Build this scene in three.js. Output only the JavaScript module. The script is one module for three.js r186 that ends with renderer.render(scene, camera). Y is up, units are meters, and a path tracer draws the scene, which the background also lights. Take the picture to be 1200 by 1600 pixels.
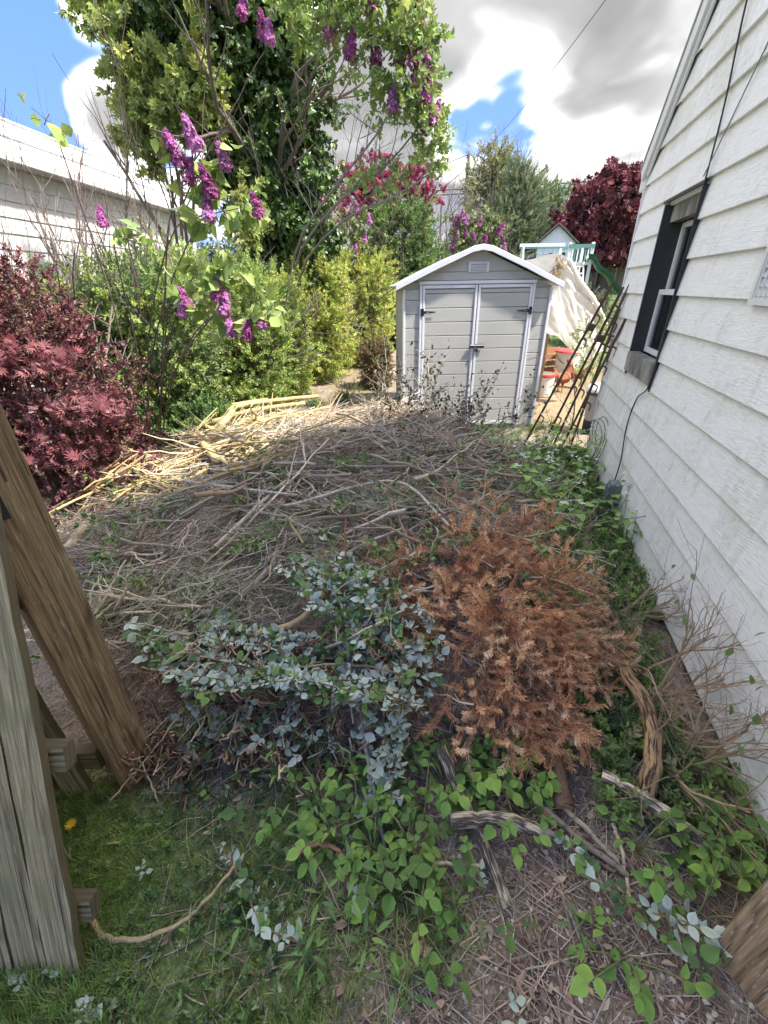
import * as THREE from 'three';
import { RoundedBoxGeometry } from 'three/addons/geometries/RoundedBoxGeometry.js';
import { MarchingCubes } from 'three/addons/objects/MarchingCubes.js';

// ---------- camera, renderer ----------
const D2R = Math.PI / 180;
const camera = new THREE.PerspectiveCamera(2 * Math.atan(800 / 656) / D2R, 0.75, 0.02, 600);
camera.position.set(0, 1.6, 0);
camera.rotation.order = 'YXZ';
camera.rotation.set(-28 * D2R, 0, -1 * D2R);
const scene = new THREE.Scene();
const renderer = new THREE.WebGLRenderer({ antialias: true });
renderer.setSize(768, 1024);
renderer.toneMapping = THREE.LinearToneMapping;
renderer.toneMappingExposure = 6.4;
renderer.shadowMap.enabled = true;

// ---------- random numbers and noise ----------
function mulberry(a) { return () => { a |= 0; a = a + 0x6D2B79F5 | 0; let t = Math.imul(a ^ a >>> 15, 1 | a); t = t + Math.imul(t ^ t >>> 7, 61 | t) ^ t; return ((t ^ t >>> 14) >>> 0) / 4294967296; }; }
let rnd = mulberry(20240511);
const seed = (n) => { rnd = mulberry(n); };
const rr = (a, b) => a + (b - a) * rnd();
const rs = (a = 1) => (rnd() * 2 - 1) * a;
const pick = (l) => l[Math.floor(rnd() * l.length)];
const clamp = (x, a = 0, b = 1) => Math.max(a, Math.min(b, x));
const mix = (a, b, t) => a + (b - a) * t;
const sstep = (a, b, x) => { const t = clamp((x - a) / (b - a)); return t * t * (3 - 2 * t); };
function h2(ix, iy, s) { let h = Math.imul(ix, 374761393) + Math.imul(iy, 668265263) + Math.imul(s, 1274126177) | 0; h = Math.imul(h ^ h >>> 13, 1274126177); return ((h ^ h >>> 16) >>> 0) / 4294967296; }
// value noise, periodic in px, py when they are given
function vn(x, y, s = 0, px = 0, py = 0) {
  const x0 = Math.floor(x), y0 = Math.floor(y), fx = x - x0, fy = y - y0, u = fx * fx * (3 - 2 * fx), v = fy * fy * (3 - 2 * fy);
  const wx = (i) => px ? ((i % px) + px) % px : i, wy = (i) => py ? ((i % py) + py) % py : i;
  const a = h2(wx(x0), wy(y0), s), b = h2(wx(x0 + 1), wy(y0), s), c = h2(wx(x0), wy(y0 + 1), s), d = h2(wx(x0 + 1), wy(y0 + 1), s);
  return a + (b - a) * u + (c - a) * v + (a - b - c + d) * u * v;
}
function fbm(x, y, o = 4, s = 0, px = 0, py = 0) { let t = 0, a = 0.5, n = 0; for (let i = 0; i < o; i++) { t += a * vn(x, y, s + i * 17, px, py); n += a; a *= 0.5; x *= 2; y *= 2; px *= 2; py *= 2; } return t / n; }

// ---------- sky: air and broken cloud, one texture ----------
const SUN = new THREE.Vector3(0.493, 0.848, 0.191).normalize();
{
  const W = 2048, Hh = 1024, data = new Float32Array(W * Hh * 4);
  const dirs = (l) => l.map(([x, y, z, w, a]) => { const v = new THREE.Vector3(x, y, z).normalize(); return [v.x, v.y, v.z, w, a]; });
  // where this afternoon's cloud deck opens and closes (direction, width, amount)
  const shape = dirs([[0.22, 0.245, -0.94, 0.088, -0.5], [0.12, 0.235, -0.96, 0.06, -0.42], [0.37, 0.215, -0.9, 0.05, -0.16], [0.27, 0.40, -0.88, 0.26, 0.26], [-0.05, 0.36, -0.93, 0.24, 0.24], [-0.55, 0.34, -0.76, 0.26, -0.5], [-0.42, 0.235, -0.87, 0.055, 0.5], [-0.41, 0.36, -0.84, 0.05, 0.42], [0.13, 0.17, -0.98, 0.2, 0.13], [0.3, 0.17, -0.93, 0.2, 0.11], [0.2, 0.26, -0.94, 0.45, 0.06]]);
  for (let j = 0; j < Hh; j++) for (let i = 0; i < W; i++) {
    const ph = ((i + 0.5) / W - 0.5) * 2 * Math.PI, th = ((j + 0.5) / Hh - 0.5) * Math.PI;
    const y = Math.sin(th), x = Math.cos(ph) * Math.cos(th), z = Math.sin(ph) * Math.cos(th), k = (j * W + i) * 4;
    const up = Math.max(y, 0);
    const sd = Math.max(0, x * SUN.x + y * SUN.y + z * SUN.z);
    let r = mix(0.105, 0.016, Math.pow(up, 0.36)), g = mix(0.16, 0.053, Math.pow(up, 0.36)), b = mix(0.26, 0.195, Math.pow(up, 0.7));
    if (y > -0.02) {
      const q = 1 / (up + 0.16), cx = x * q, cz = z * q;
      const wx = fbm(cx * 1.3 + 9, cz * 1.3 + 4, 3, 51) - 0.5, wz = fbm(cx * 1.3 + 31, cz * 1.3 + 14, 3, 71) - 0.5;
      let n = fbm(cx * 1.15 + wx * 0.7 + 3.1, cz * 1.15 + wz * 0.7 + 8.7, 6, 5);
      const det = fbm(cx * 4.5 + wx * 2, cz * 4.5 + wz * 2, 4, 91);
      let bias = 0.07;
      for (const [dx, dy, dz, w, a] of shape) { const c = 1 - (x * dx + y * dy + z * dz); bias += a * Math.exp(-c / (w * w * 0.5)); }
      n += bias + (det - 0.5) * 0.16;
      const cover = sstep(0.50, 0.60, n), thick = sstep(0.54, 0.80, n);
      const lit = (0.82 - 0.54 * thick - 0.18 * (1 - det) * (0.35 + 0.65 * thick)) * (1 + 2 * up) / 3;   // overcast law: a cloud deck is brightest overhead
      const glow = 1 + 2.2 * Math.pow(sd, 8);
      r = mix(r, lit * 1.0 * glow, cover); g = mix(g, lit * 0.995 * glow, cover); b = mix(b, (lit * 0.965 + 0.004) * glow, cover);
    }
    data[k] = r; data[k + 1] = g; data[k + 2] = b; data[k + 3] = 1;
  }
  const t = new THREE.DataTexture(data, W, Hh, THREE.RGBAFormat, THREE.FloatType);
  t.mapping = THREE.EquirectangularReflectionMapping; t.magFilter = THREE.LinearFilter; t.minFilter = THREE.LinearFilter; t.needsUpdate = true;
  scene.background = t; scene.environment = t;
}
const sun = new THREE.DirectionalLight(new THREE.Color().setRGB(1.0, 0.94, 0.84), 2.0);
sun.position.copy(SUN).multiplyScalar(40); sun.castShadow = true; sun.shadow.radius = 5;
Object.assign(sun.shadow.camera, { left: -25, right: 25, top: 25, bottom: -25, near: 1, far: 120 }); sun.shadow.mapSize.set(4096, 4096); sun.shadow.bias = -0.0005;
scene.add(sun); scene.add(sun.target);

// ---------- building helpers ----------
const V = (x, y, z) => new THREE.Vector3(x, y, z);
const lin = (r, g, b) => new THREE.Color().setRGB(r, g, b);
const taken = {};
function numbered(n) { const k = taken[n] = (taken[n] ?? -1) + 1; return k ? n + '_' + String(k).padStart(3, '0') : n; }
function meta(o, label, category, group, kind) { o.userData = {}; if (label) o.userData.label = label; if (category) o.userData.category = category; if (group) o.userData.group = group; if (kind) o.userData.kind = kind; return o; }
function thing(name, label, category, pos = [0, 0, 0], turn = 0, group) { const g = new THREE.Group(); g.name = numbered(name); g.position.set(...pos); g.rotation.y = turn; scene.add(g); return meta(g, label, category, group); }
function mesh(name, geo, mat, parent, pos, rot) { const m = new THREE.Mesh(geo, mat); m.name = name; m.castShadow = m.receiveShadow = true; if (pos) m.position.set(...pos); if (rot) m.rotation.set(...rot); parent.add(m); return m; }
function one(name, geo, mat, label, category, group, pos, rot) { const m = mesh(numbered(name), geo, mat, scene, pos, rot); return meta(m, label, category, group); }
function many(name, geo, mat, list, parent, colors) {   // list of Matrix4
  const m = new THREE.InstancedMesh(geo, mat, list.length); m.name = name; m.castShadow = m.receiveShadow = true;
  list.forEach((x, i) => { m.setMatrixAt(i, x); if (colors) m.setColorAt(i, colors[i]); });
  parent.add(m); m.userData = { kind: 'stuff' }; return m;
}
const std = (color, o = {}) => new THREE.MeshStandardMaterial({ color, roughness: 0.85, side: THREE.DoubleSide, ...o });
const leafMat = (color, o = {}) => new THREE.MeshPhysicalMaterial({ color, roughness: 0.92, transmission: 0.42, thickness: 0, side: THREE.DoubleSide, vertexColors: true, ...o });

class GB {   // collects triangles; every vertex has a position, uv and colour
  constructor() { this.p = []; this.u = []; this.c = []; this.i = []; }
  get n() { return this.p.length / 3; }
  v(x, y, z, u = 0, w = 0, c = WHITE) { this.p.push(x, y, z); this.u.push(u, w); this.c.push(c.r, c.g, c.b); return this.n - 1; }
  t(a, b, c) { this.i.push(a, b, c); }
  q(a, b, c, d) { this.i.push(a, b, c, a, c, d); }
  quad(A, B, C, E, c = WHITE) { const w = A.distanceTo(B), h = A.distanceTo(E); this.q(this.v(A.x, A.y, A.z, 0, 0, c), this.v(B.x, B.y, B.z, w, 0, c), this.v(C.x, C.y, C.z, w, h, c), this.v(E.x, E.y, E.z, 0, h, c)); }
  add(geo, m, c) {
    const b = this.n, P = geo.attributes.position, U = geo.attributes.uv, K = geo.attributes.color, q = V(0, 0, 0);
    for (let i = 0; i < P.count; i++) { q.fromBufferAttribute(P, i); if (m) q.applyMatrix4(m); this.p.push(q.x, q.y, q.z); this.u.push(U ? U.getX(i) : 0, U ? U.getY(i) : 0); const kr = K ? K.getX(i) : 1, kg = K ? K.getY(i) : 1, kb = K ? K.getZ(i) : 1; this.c.push(kr * (c ? c.r : 1), kg * (c ? c.g : 1), kb * (c ? c.b : 1)); }
    if (geo.index) for (let i = 0; i < geo.index.count; i++) this.i.push(b + geo.index.getX(i)); else for (let i = 0; i < P.count; i++) this.i.push(b + i);
    return this;
  }
  box(w, h, d, x, y, z, c, rot) { return this.add(boxG(w, h, d), M4([x, y, z], rot), c); }
  tube(pts, r0, r1, sides = 6, c = WHITE, c1 = c) {
    const n = pts.length, T = V(0, 0, 0), N = V(0, 0, 0), B = V(0, 0, 0), ref = V(0.31, 0.2, 0.93); let len = 0; const base = this.n, q = V(0, 0, 0), cc = new THREE.Color();
    const rad = typeof r0 === 'function' ? r0 : (t) => mix(r0, r1, t);
    for (let i = 0; i < n; i++) {
      T.subVectors(pts[Math.min(i + 1, n - 1)], pts[Math.max(i - 1, 0)]).normalize();
      if (i === 0) { N.crossVectors(T, Math.abs(T.dot(ref)) > 0.9 ? V(1, 0, 0) : ref).normalize(); } else { N.addScaledVector(T, -N.dot(T)).normalize(); len += pts[i].distanceTo(pts[i - 1]); }
      B.crossVectors(T, N); const r = rad(i / (n - 1)); cc.lerpColors(c, c1, i / (n - 1));
      for (let s = 0; s <= sides; s++) { const a = s / sides * Math.PI * 2; q.copy(pts[i]).addScaledVector(N, Math.cos(a) * r).addScaledVector(B, Math.sin(a) * r); this.v(q.x, q.y, q.z, s / sides * 6.28 * Math.max(r, 0.004), len, cc); }
    }
    for (let i = 0; i < n - 1; i++) for (let s = 0; s < sides; s++) { const a = base + i * (sides + 1) + s, b = a + sides + 1; this.q(a, a + 1, b + 1, b); }
    for (const e of [0, n - 1]) { const k = base + e * (sides + 1), m = this.v(pts[e].x, pts[e].y, pts[e].z, 0, len, e ? c1 : c); for (let s = 0; s < sides; s++) e ? this.t(k + s, k + s + 1, m) : this.t(k + s + 1, k + s, m); }
    return this;
  }
  geo(flat = false) {
    let g = new THREE.BufferGeometry();
    g.setAttribute('position', new THREE.Float32BufferAttribute(this.p, 3)); g.setAttribute('uv', new THREE.Float32BufferAttribute(this.u, 2)); g.setAttribute('color', new THREE.Float32BufferAttribute(this.c, 3)); g.setIndex(this.i);
    if (flat) g = g.toNonIndexed();
    g.computeVertexNormals(); return g;
  }
}
const WHITE = lin(1, 1, 1);
const boxCache = {};
function boxG(w, h, d) {   // a box with uv in metres
  const k = [w, h, d].map((x) => x.toFixed(4)).join(); if (boxCache[k]) return boxCache[k];
  const g = new THREE.BoxGeometry(w, h, d), U = g.attributes.uv, dims = [[d, h], [d, h], [w, d], [w, d], [w, h], [w, h]];
  for (let f = 0; f < 6; f++) for (let i = 0; i < 4; i++) U.setXY(f * 4 + i, U.getX(f * 4 + i) * dims[f][0] + f * 0.37, U.getY(f * 4 + i) * dims[f][1]);
  return boxCache[k] = g;
}
function rbox(w, h, d, r = 0.004) { const k = 'r' + [w, h, d, r].map((x) => x.toFixed(4)).join(); return boxCache[k] ??= new RoundedBoxGeometry(w, h, d, 1, r); }
function M4(pos, rot, scale) { const m = new THREE.Matrix4(), q = new THREE.Quaternion(); if (rot) q.setFromEuler(new THREE.Euler(...rot)); return m.compose(V(...pos), q, scale === undefined ? V(1, 1, 1) : typeof scale === 'number' ? V(scale, scale, scale) : V(...scale)); }
const UP = V(0, 1, 0);
function aim(pos, dir, roll, scale) {   // +y along dir, turned about it by roll
  const q = new THREE.Quaternion().setFromUnitVectors(UP, dir.clone().normalize()); q.multiply(new THREE.Quaternion().setFromAxisAngle(UP, roll));
  return new THREE.Matrix4().compose(pos, q, typeof scale === 'number' ? V(scale, scale, scale) : scale);
}
const curve = (pts, n) => new THREE.CatmullRomCurve3(pts.map((p) => p.isVector3 ? p : V(...p))).getPoints(n);
function wander(a, b, n, jit, sag = 0) { const out = []; const L = a.distanceTo(b); for (let i = 0; i <= n; i++) { const t = i / n, p = a.clone().lerp(b, t), e = (i && i < n) ? jit * L : 0; p.x += rs(e); p.y += rs(e) * 0.6 + sag * L * 4 * t * (1 - t); p.z += rs(e); out.push(p); } return out; }
function tint(c, a = 0.15, h = 0.06) { const k = 1 + rs(a); return lin(c.r * k * (1 + rs(h)), c.g * k, c.b * k * (1 + rs(h))); }
const rdir = () => { const v = V(rs(), rs(), rs()); return v.lengthSq() > 0.01 ? v.normalize() : V(0, 1, 0); };

// ---------- textures ----------
function tex(w, h, f, srgb, rep) {
  const d = new Uint8Array(w * h * 4);
  for (let j = 0; j < h; j++) for (let i = 0; i < w; i++) { const c = f(i / w, j / h), k = (j * w + i) * 4; if (typeof c === 'number') { d[k] = d[k + 1] = d[k + 2] = clamp(c) * 255; } else { for (let n = 0; n < 3; n++) d[k + n] = (srgb ? Math.pow(clamp(c[n]), 1 / 2.2) : clamp(c[n])) * 255; } d[k + 3] = 255; }
  const t = new THREE.DataTexture(d, w, h, THREE.RGBAFormat); t.wrapS = t.wrapT = THREE.RepeatWrapping; t.magFilter = THREE.LinearFilter; t.minFilter = THREE.LinearMipmapLinearFilter; t.generateMipmaps = true;
  if (srgb) t.colorSpace = THREE.SRGBColorSpace; if (rep) t.repeat.set(...rep); t.needsUpdate = true; return t;
}
const mix3 = (a, b, t) => [mix(a[0], b[0], t), mix(a[1], b[1], t), mix(a[2], b[2], t)];
const mul3 = (a, k) => [a[0] * k, a[1] * k, a[2] * k];
// weathered softwood, grain along v; uv in metres
function woodTex(dark, light, lines, s, moss) {
  return tex(256, 1024, (u, v) => {
    const w = (fbm(u * 2, v * 3, 3, s, 2, 3) - 0.5) * 0.5, g = fbm((u + w * 0.12) * 34, v * 5, 3, s + 3, 34, 5), fine = fbm(u * 128, v * 14, 2, s + 9, 128, 14);
    let kn = 0; for (const [ku, kv] of [[0.3, 0.22], [0.74, 0.63]]) { const du = (u - ku) * 0.25, dv = (v - kv), r = Math.sqrt(du * du * 30 + dv * dv * 6); kn = Math.max(kn, Math.exp(-r * r * 900) * (0.7 + 0.3 * Math.sin(r * 260))); }
    let ring = 0.5 + 0.5 * Math.sin((u * lines + w * lines * 0.8 + fbm(u * 3, v * 2, 2, s + 21, 3, 2) * 5) * 6.283); ring = Math.pow(ring, 3);
    let c = mix3(light, dark, clamp(ring * 0.5 + (g - 0.5) * 1.5 + kn * 0.8 + 0.1));
    c = mul3(c, 0.55 + 0.8 * fine); c = mix3(c, [0.55, 0.52, 0.45], 0.5 * sstep(0.66, 0.8, fbm(u * 90, v * 26, 3, s + 41, 90, 26)));
    c = mul3(c, 1 - 0.75 * sstep(0.70, 0.76, fbm(u * 44, v * 2.6, 3, s + 55, 44, 0)) * sstep(0.4, 0.6, vn(u * 3, v * 5, s + 57)));
    if (moss) c = mix3(c, moss, sstep(0.5, 0.75, fbm(u * 4, v * 10, 4, s + 33, 4, 10)) * 0.6);
    return c;
  }, true);
}

// ---------- ground ----------
function pileH(x, z) {   // the brush heap
  const ex = (x + 0.28) / (x > -0.28 ? 1.6 : 1.95), ez = z > -2.5 ? (z + 2.5) / 1.5 : (z + 2.5) / 2.75, d = ex * ex + ez * ez;
  if (d >= 1) return 0;
  return (1 - 0.32 * sstep(-3.6, -4.4, z) * sstep(0.1, -0.5, x)) * 0.5 * Math.pow(1 - d, 0.5) * (0.62 + 0.42 * vn(x * 2.1 + 5, z * 2.1, 3) + 0.34 * vn(x * 4.6 + 2, z * 4.6, 13));
}
function landH(x, z) { return 1.02 * sstep(-9, -23, z) + 0.5 * sstep(-23, -45, z); }
function groundH(x, z) { return landH(x, z) + pileH(x, z) * 0.93 + (fbm(x * 1.7, z * 1.7, 3, 8) - 0.5) * 0.05 * sstep(0.1, 0.8, Math.hypot(x, z)); }
function zones(x, z) {   // what the ground is made of at a point
  const n = fbm(x * 1.9 + 3, z * 1.9, 4, 12), n2 = fbm(x * 7, z * 7 + 2, 3, 22);
  const e = (n - 0.5) * 0.9;
  const lawn = sstep(0.05, -0.35, x + e * 0.8 + (z + 0.5) * -0.25) * sstep(-1.0, -0.75, z + e * 0.3);
  const moss = sstep(0.55, 0.25, Math.hypot((x - 0.02) / 0.36, (z + 0.52) / 0.24) * 0.6 + e * 0.35);
  const mulch = sstep(-1.7, -2.1, x + e * 0.6) * sstep(-1.2, -1.7, z) * sstep(-7, -5.2, z);
  const path = sstep(0.62, 0.3, Math.abs(x + 0.45 - (z + 7) * 0.02 + e * 0.5)) * sstep(-4.6, -5.4, z) * sstep(-30, -16, z);
  const straw = sstep(1.6, 2.1, x + e * 0.4) * sstep(-5.0, -5.5, z + e) * sstep(-13, -8.5, z + e * 3);
  const back = Math.max(sstep(2.2, 3.0, x + e) * sstep(-7.5, -12, z + e * 3), sstep(-14, -18, z));
  return { n, n2, lawn, moss, mulch, path, straw, back };
}
{
  const N = 340, gb = new GB(), map = (t) => Math.sinh(t * 5.2) / Math.sinh(5.2);
  const c = new THREE.Color();
  for (let j = 0; j <= N; j++) for (let i = 0; i <= N; i++) {
    const x = map(i / N * 2 - 1) * 150, z = map(j / N * 2 - 1) * 150 - 1.6;
    const Z = zones(x, z);
    let k = [0.30, 0.23, 0.175];
    k = mix3(k, [0.44, 0.365, 0.285], sstep(0.35, 0.7, Z.n2));
    k = mix3(k, [0.40, 0.28, 0.21], Z.mulch * 0.8);
    k = mix3(k, [0.40, 0.31, 0.19], Z.path * (0.55 + 0.45 * Z.n2));
    k = mix3(k, [0.38, 0.28, 0.15], Z.straw * (0.6 + 0.4 * Z.n2));
    k = mix3(k, [0.20, 0.23, 0.06], Z.moss * 0.9);
    k = mix3(k, [0.19, 0.26, 0.075], Z.lawn * 0.95);
    k = mix3(k, [0.13, 0.21, 0.045], Z.back);
    c.setRGB(...mul3(k, 0.75 + 0.5 * Z.n));
    gb.v(x, groundH(x, z) + (fbm(x * 14, z * 14, 2, 44) - 0.5) * 0.018, z, x, z, c);
  }
  for (let j = 0; j < N; j++) for (let i = 0; i < N; i++) { const a = j * (N + 1) + i; gb.q(a, a + N + 1, a + N + 2, a + 1); }
  const soil = tex(1024, 1024, (u, v) => { const f = fbm(u * 60, v * 60, 3, 3, 60, 60), g = fbm(u * 220, v * 220, 2, 13, 220, 220), s = sstep(0.62, 0.74, vn(u * 150, v * 150, 77, 150, 150)); return mul3(mix3([0.78, 0.76, 0.74], [1, 0.97, 0.93], s), 0.42 + 0.55 * f + 0.35 * (g - 0.3)); }, true, [0.9, 0.9]);
  const bump = tex(1024, 1024, (u, v) => fbm(u * 70, v * 70, 3, 3, 70, 70) * 0.6 + 0.4 * fbm(u * 210, v * 210, 2, 13, 210, 210), false, [0.9, 0.9]);
  const g = mesh('ground', gb.geo(), std(WHITE, { vertexColors: true, map: soil, bumpMap: bump, bumpScale: 0.02, roughness: 0.95 }), scene); meta(g, 'bare brown soil and moss under the brush and along the side yard', 'ground', null, 'structure');
}

// ---------- the white house: gable wall with lap siding ----------
const HOUSE_TURN = 75 * D2R, WALL = V(0.966, 0, 0.259), HU = V(0.2588, 0, -0.9659), HN = V(-0.9659, 0, -0.2588);
const onWall = (s, y, out = 0) => WALL.clone().addScaledVector(HU, s).addScaledVector(HN, out).setY(y);
const CORNER = 4.55, EAVE = 2.40, RIDGE_S = 0.5, PITCH = 1.0;
const rakeY = (s) => EAVE + PITCH * (s > RIDGE_S ? CORNER - s : CORNER - (2 * RIDGE_S - s));
const grainBump = tex(2048, 1024, (u, v) => { const w = (fbm(u * 10, v * 9, 3, 61, 10, 9) - 0.5) * 0.07; return clamp(0.5 + (fbm(u * 28, (v + w) * 180, 3, 62, 28, 180) - 0.5) * 1.6 - 0.8 * sstep(0.6, 0.72, fbm(u * 36, (v + w) * 240, 2, 66, 36, 240))); }, false, [1 / 1.45, 1 / 0.73]);
{
  const H = thing('white_house', 'white lap sided house gable with one narrow dark framed window', 'house', [WALL.x, 0, WALL.z], HOUSE_TURN);
  const paint = tex(2048, 1024, (u, v) => {
    const s = u * 4.8, y = v * 2.4;
    const w = (fbm(u * 38, v * 48, 3, 61, 38, 48) - 0.5) * 0.016;
    const g = fbm(u * 96, (v + w) * 620, 2, 62, 96, 620);
    let c = mul3([0.84, 0.84, 0.83], 0.93 + 0.10 * g);
    c = mix3(c, [0.55, 0.56, 0.57], 0.25 * sstep(0.60, 0.74, fbm(u * 134, (v + w) * 860, 2, 66, 134, 860)));
    // mildew: grey green blotches that run down the boards, thick towards the far corner and under the sill
    const far = sstep(2.0, 4.3, s) * sstep(1.35, 0.35, y) + 0.9 * Math.exp(-Math.pow((s - 3.45) / 0.35, 2)) * sstep(1.05, 0.95, y) * sstep(0.3, 0.9, y) + 0.35 * sstep(0.35, 0.05, y) + 0.18;
    const bl = fbm(u * 26, v * 12, 5, 81, 26, 12), run = fbm(u * 130, v * 7, 3, 84, 130, 7), sp = fbm(u * 240, v * 120, 3, 85, 240, 120);
    const m = sstep(0.50, 0.78, bl * 0.55 + run * 0.25 + sp * 0.3 - 0.04 + far * 0.13);
    c = mix3(c, mix3([0.36, 0.38, 0.31], [0.50, 0.48, 0.36], bl), m * 0.27);
    c = mix3(c, [0.22, 0.22, 0.19], sstep(0.63, 0.78, sp * 0.6 + run * 0.35 + far * 0.10) * 0.14);
    return c;
  }, true, [1 / 4.8, 1 / 2.4]);
  const boardM = std(WHITE, { map: paint, bumpMap: grainBump, bumpScale: 0.0011, roughness: 0.62 });
  const trimM = std(lin(0.66, 0.67, 0.67), { roughness: 0.55 }), darkM = std(lin(0.03, 0.03, 0.032), { roughness: 0.5 });
  // boards: each a wedge lapped over the one below; local -z is outward
  const EXP = 0.1865, BASE = 0.045;
  function board(s0, s1, y0, top0, top1) {   // the top edge may be cut by the rake: heights top0 at s0 and top1 at s1
    const gb = new GB(), o0 = 0.027, n = Math.max(1, Math.ceil((s1 - s0) / 0.6)), lo = [], hi = [];
    for (let i = 0; i <= n; i++) {
      const s = mix(s0, s1, i / n), T = mix(top0, top1, i / n), of = (y) => mix(o0, 0.004, clamp((y - y0) / (EXP + 0.02)));
      const a = gb.v(s, y0, -0.002, s, y0), b = gb.v(s, y0, -o0 + 0.0015, s, y0), b2 = gb.v(s, y0 + 0.003, -o0, s, y0 + 0.003), t = gb.v(s, T, -of(T), s, T), t2 = gb.v(s, T, -0.002, s, T);
      lo.push([a, b, b2, t, t2]);
    }
    for (let i = 0; i < n; i++) for (let k = 0; k < 4; k++) gb.q(lo[i][k], lo[i][k + 1], lo[i + 1][k + 1], lo[i + 1][k]);
    return gb.geo(true);
  }
  const S_MIN = 2 * RIDGE_S - CORNER, WS0 = 3.16, WS1 = 3.84, WY0 = 1.0, WY1 = 2.07;
  for (let r = 0; ; r++) {
    const y0 = BASE + r * EXP, y1 = y0 + EXP + 0.016;
    const limit = (y) => Math.min(CORNER - 0.012, RIDGE_S + Math.max(0, (rakeY(RIDGE_S) - y) / PITCH));
    if (limit(y0) < RIDGE_S + 0.05) break;
    const sHi = limit(y1 - 0.001), sLo = limit(y0);
    let pieces = [[2 * RIDGE_S - sHi, sHi]];
    if (y0 < WY1 && y1 > WY0) pieces = [[2 * RIDGE_S - sHi, WS0], [WS1, sHi]];
    for (const [a, b] of pieces) { mesh('siding_board', board(a + rs(0.001), b, y0, y1, y1), boardM, H); if (b === sHi && sLo > sHi + 0.02) { const g = new GB(); g.t(g.v(sHi, y0, -0.025, sHi, y0), g.v(sHi, y1, -0.006, sHi, y1), g.v(sLo, y0, -0.025, sLo, y0)); H.children[H.children.length - 1].geometry = (() => { const m = new GB(); m.add(H.children[H.children.length - 1].geometry); m.add(g.geo()); return m.geo(true); })(); } }
  }
  // body of the house behind the boards, footing, corner board
  const DEPTH = 7.5;
  { const sh = new THREE.Shape(); sh.moveTo(S_MIN, 0.03); sh.lineTo(CORNER, 0.03); sh.lineTo(CORNER, EAVE); sh.lineTo(RIDGE_S, rakeY(RIDGE_S)); sh.lineTo(S_MIN, EAVE); sh.closePath();
    const hole = new THREE.Path(); hole.moveTo(WS0 + 0.01, WY0 + 0.01); hole.lineTo(WS0 + 0.01, WY1 - 0.01); hole.lineTo(WS1 - 0.01, WY1 - 0.01); hole.lineTo(WS1 - 0.01, WY0 + 0.01); hole.closePath(); sh.holes.push(hole);
    mesh('wall', new THREE.ExtrudeGeometry(sh, { depth: 0.14, bevelEnabled: false }), trimM, H);
    mesh('side_wall', boxG(0.1, EAVE - 0.04, DEPTH), trimM, H, [CORNER - 0.052, EAVE / 2 + 0.01, DEPTH / 2 + 0.15]);
    mesh('side_wall', boxG(0.1, EAVE - 0.04, DEPTH), trimM, H, [S_MIN + 0.052, EAVE / 2 + 0.01, DEPTH / 2 + 0.15]);
    mesh('back_wall', new THREE.ExtrudeGeometry(new THREE.Shape(sh.getPoints()), { depth: 0.1, bevelEnabled: false }), trimM, H, [0, 0, DEPTH + 0.16]); }
  mesh('footing', boxG(CORNER - S_MIN - 0.02, 0.3, 0.1), std(lin(0.3, 0.29, 0.27), { roughness: 0.95 }), H, [(CORNER + S_MIN) / 2, -0.11, 0.06]);
  mesh('corner_board', boxG(0.03, EAVE - 0.02, 0.075), trimM, H, [CORNER + 0.004, EAVE / 2 + 0.02, 0.008]);
  // roof with rake boards
  const ang = Math.atan(PITCH), L = (CORNER - RIDGE_S) / Math.cos(ang) + 0.06, shingle = std(lin(0.07, 0.068, 0.07), { roughness: 0.95 });
  for (const k of [1, -1]) {
    const mid = (off, out) => { const d = L / 2 - 0.0; return [RIDGE_S + k * d * Math.cos(ang) - k * off * -Math.sin(ang), rakeY(RIDGE_S) - d * Math.sin(ang) + off * Math.cos(ang), out]; };
    mesh('roof', boxG(L, 0.04, DEPTH + 0.4), shingle, H, mid(0.085, DEPTH / 2 + 0.14), [0, 0, -k * ang]);
    mesh('rake_board', boxG(L, 0.115, 0.022), trimM, H, mid(0.005, -0.05), [0, 0, -k * ang]);
    mesh('frieze_board', boxG(L - 0.12, 0.06, 0.014), trimM, H, mid(-0.06, -0.034), [0, 0, -k * ang]);
    mesh('drip_edge', boxG(L, 0.018, 0.012), std(lin(0.32, 0.32, 0.33)), H, mid(0.06, -0.062), [0, 0, -k * ang]);
  }
  mesh('eave_return', rbox(0.16, 0.15, 0.13, 0.005), trimM, H, [CORNER + 0.06, EAVE - 0.06, 0.03]);
  mesh('gutter', boxG(0.11, 0.1, DEPTH), trimM, H, [CORNER + 0.075, EAVE - 0.08, DEPTH / 2 + 0.2]);
  // window
  const W = new THREE.Group(); W.name = 'window'; H.add(W);
  const grime = tex(256, 256, (u, v) => { const f = fbm(u * 6, v * 3, 4, 7, 6, 3), s = fbm(u * 30, v * 3, 3, 17, 30, 3); return mix3([0.30, 0.29, 0.27], [0.10, 0.098, 0.09], sstep(0.3, 0.7, f * 0.5 + s * 0.5)); }, true, [2, 2]);
  const cs = (WS0 + WS1) / 2, cy = (WY0 + WY1) / 2, hh = WY1 - WY0, ww = WS1 - WS0;
  mesh('jamb', boxG(0.022, hh, 0.15), darkM, W, [WS1 - 0.012, cy, 0.045]); mesh('jamb', boxG(0.022, hh, 0.15), darkM, W, [WS0 + 0.012, cy, 0.045]);
  mesh('casing', boxG(0.010, hh + 0.05, 0.010), darkM, W, [WS0 - 0.008, cy, -0.031]); mesh('casing', boxG(ww + 0.05, 0.014, 0.014), darkM, W, [cs, WY1 + 0.012, -0.028]);
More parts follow.
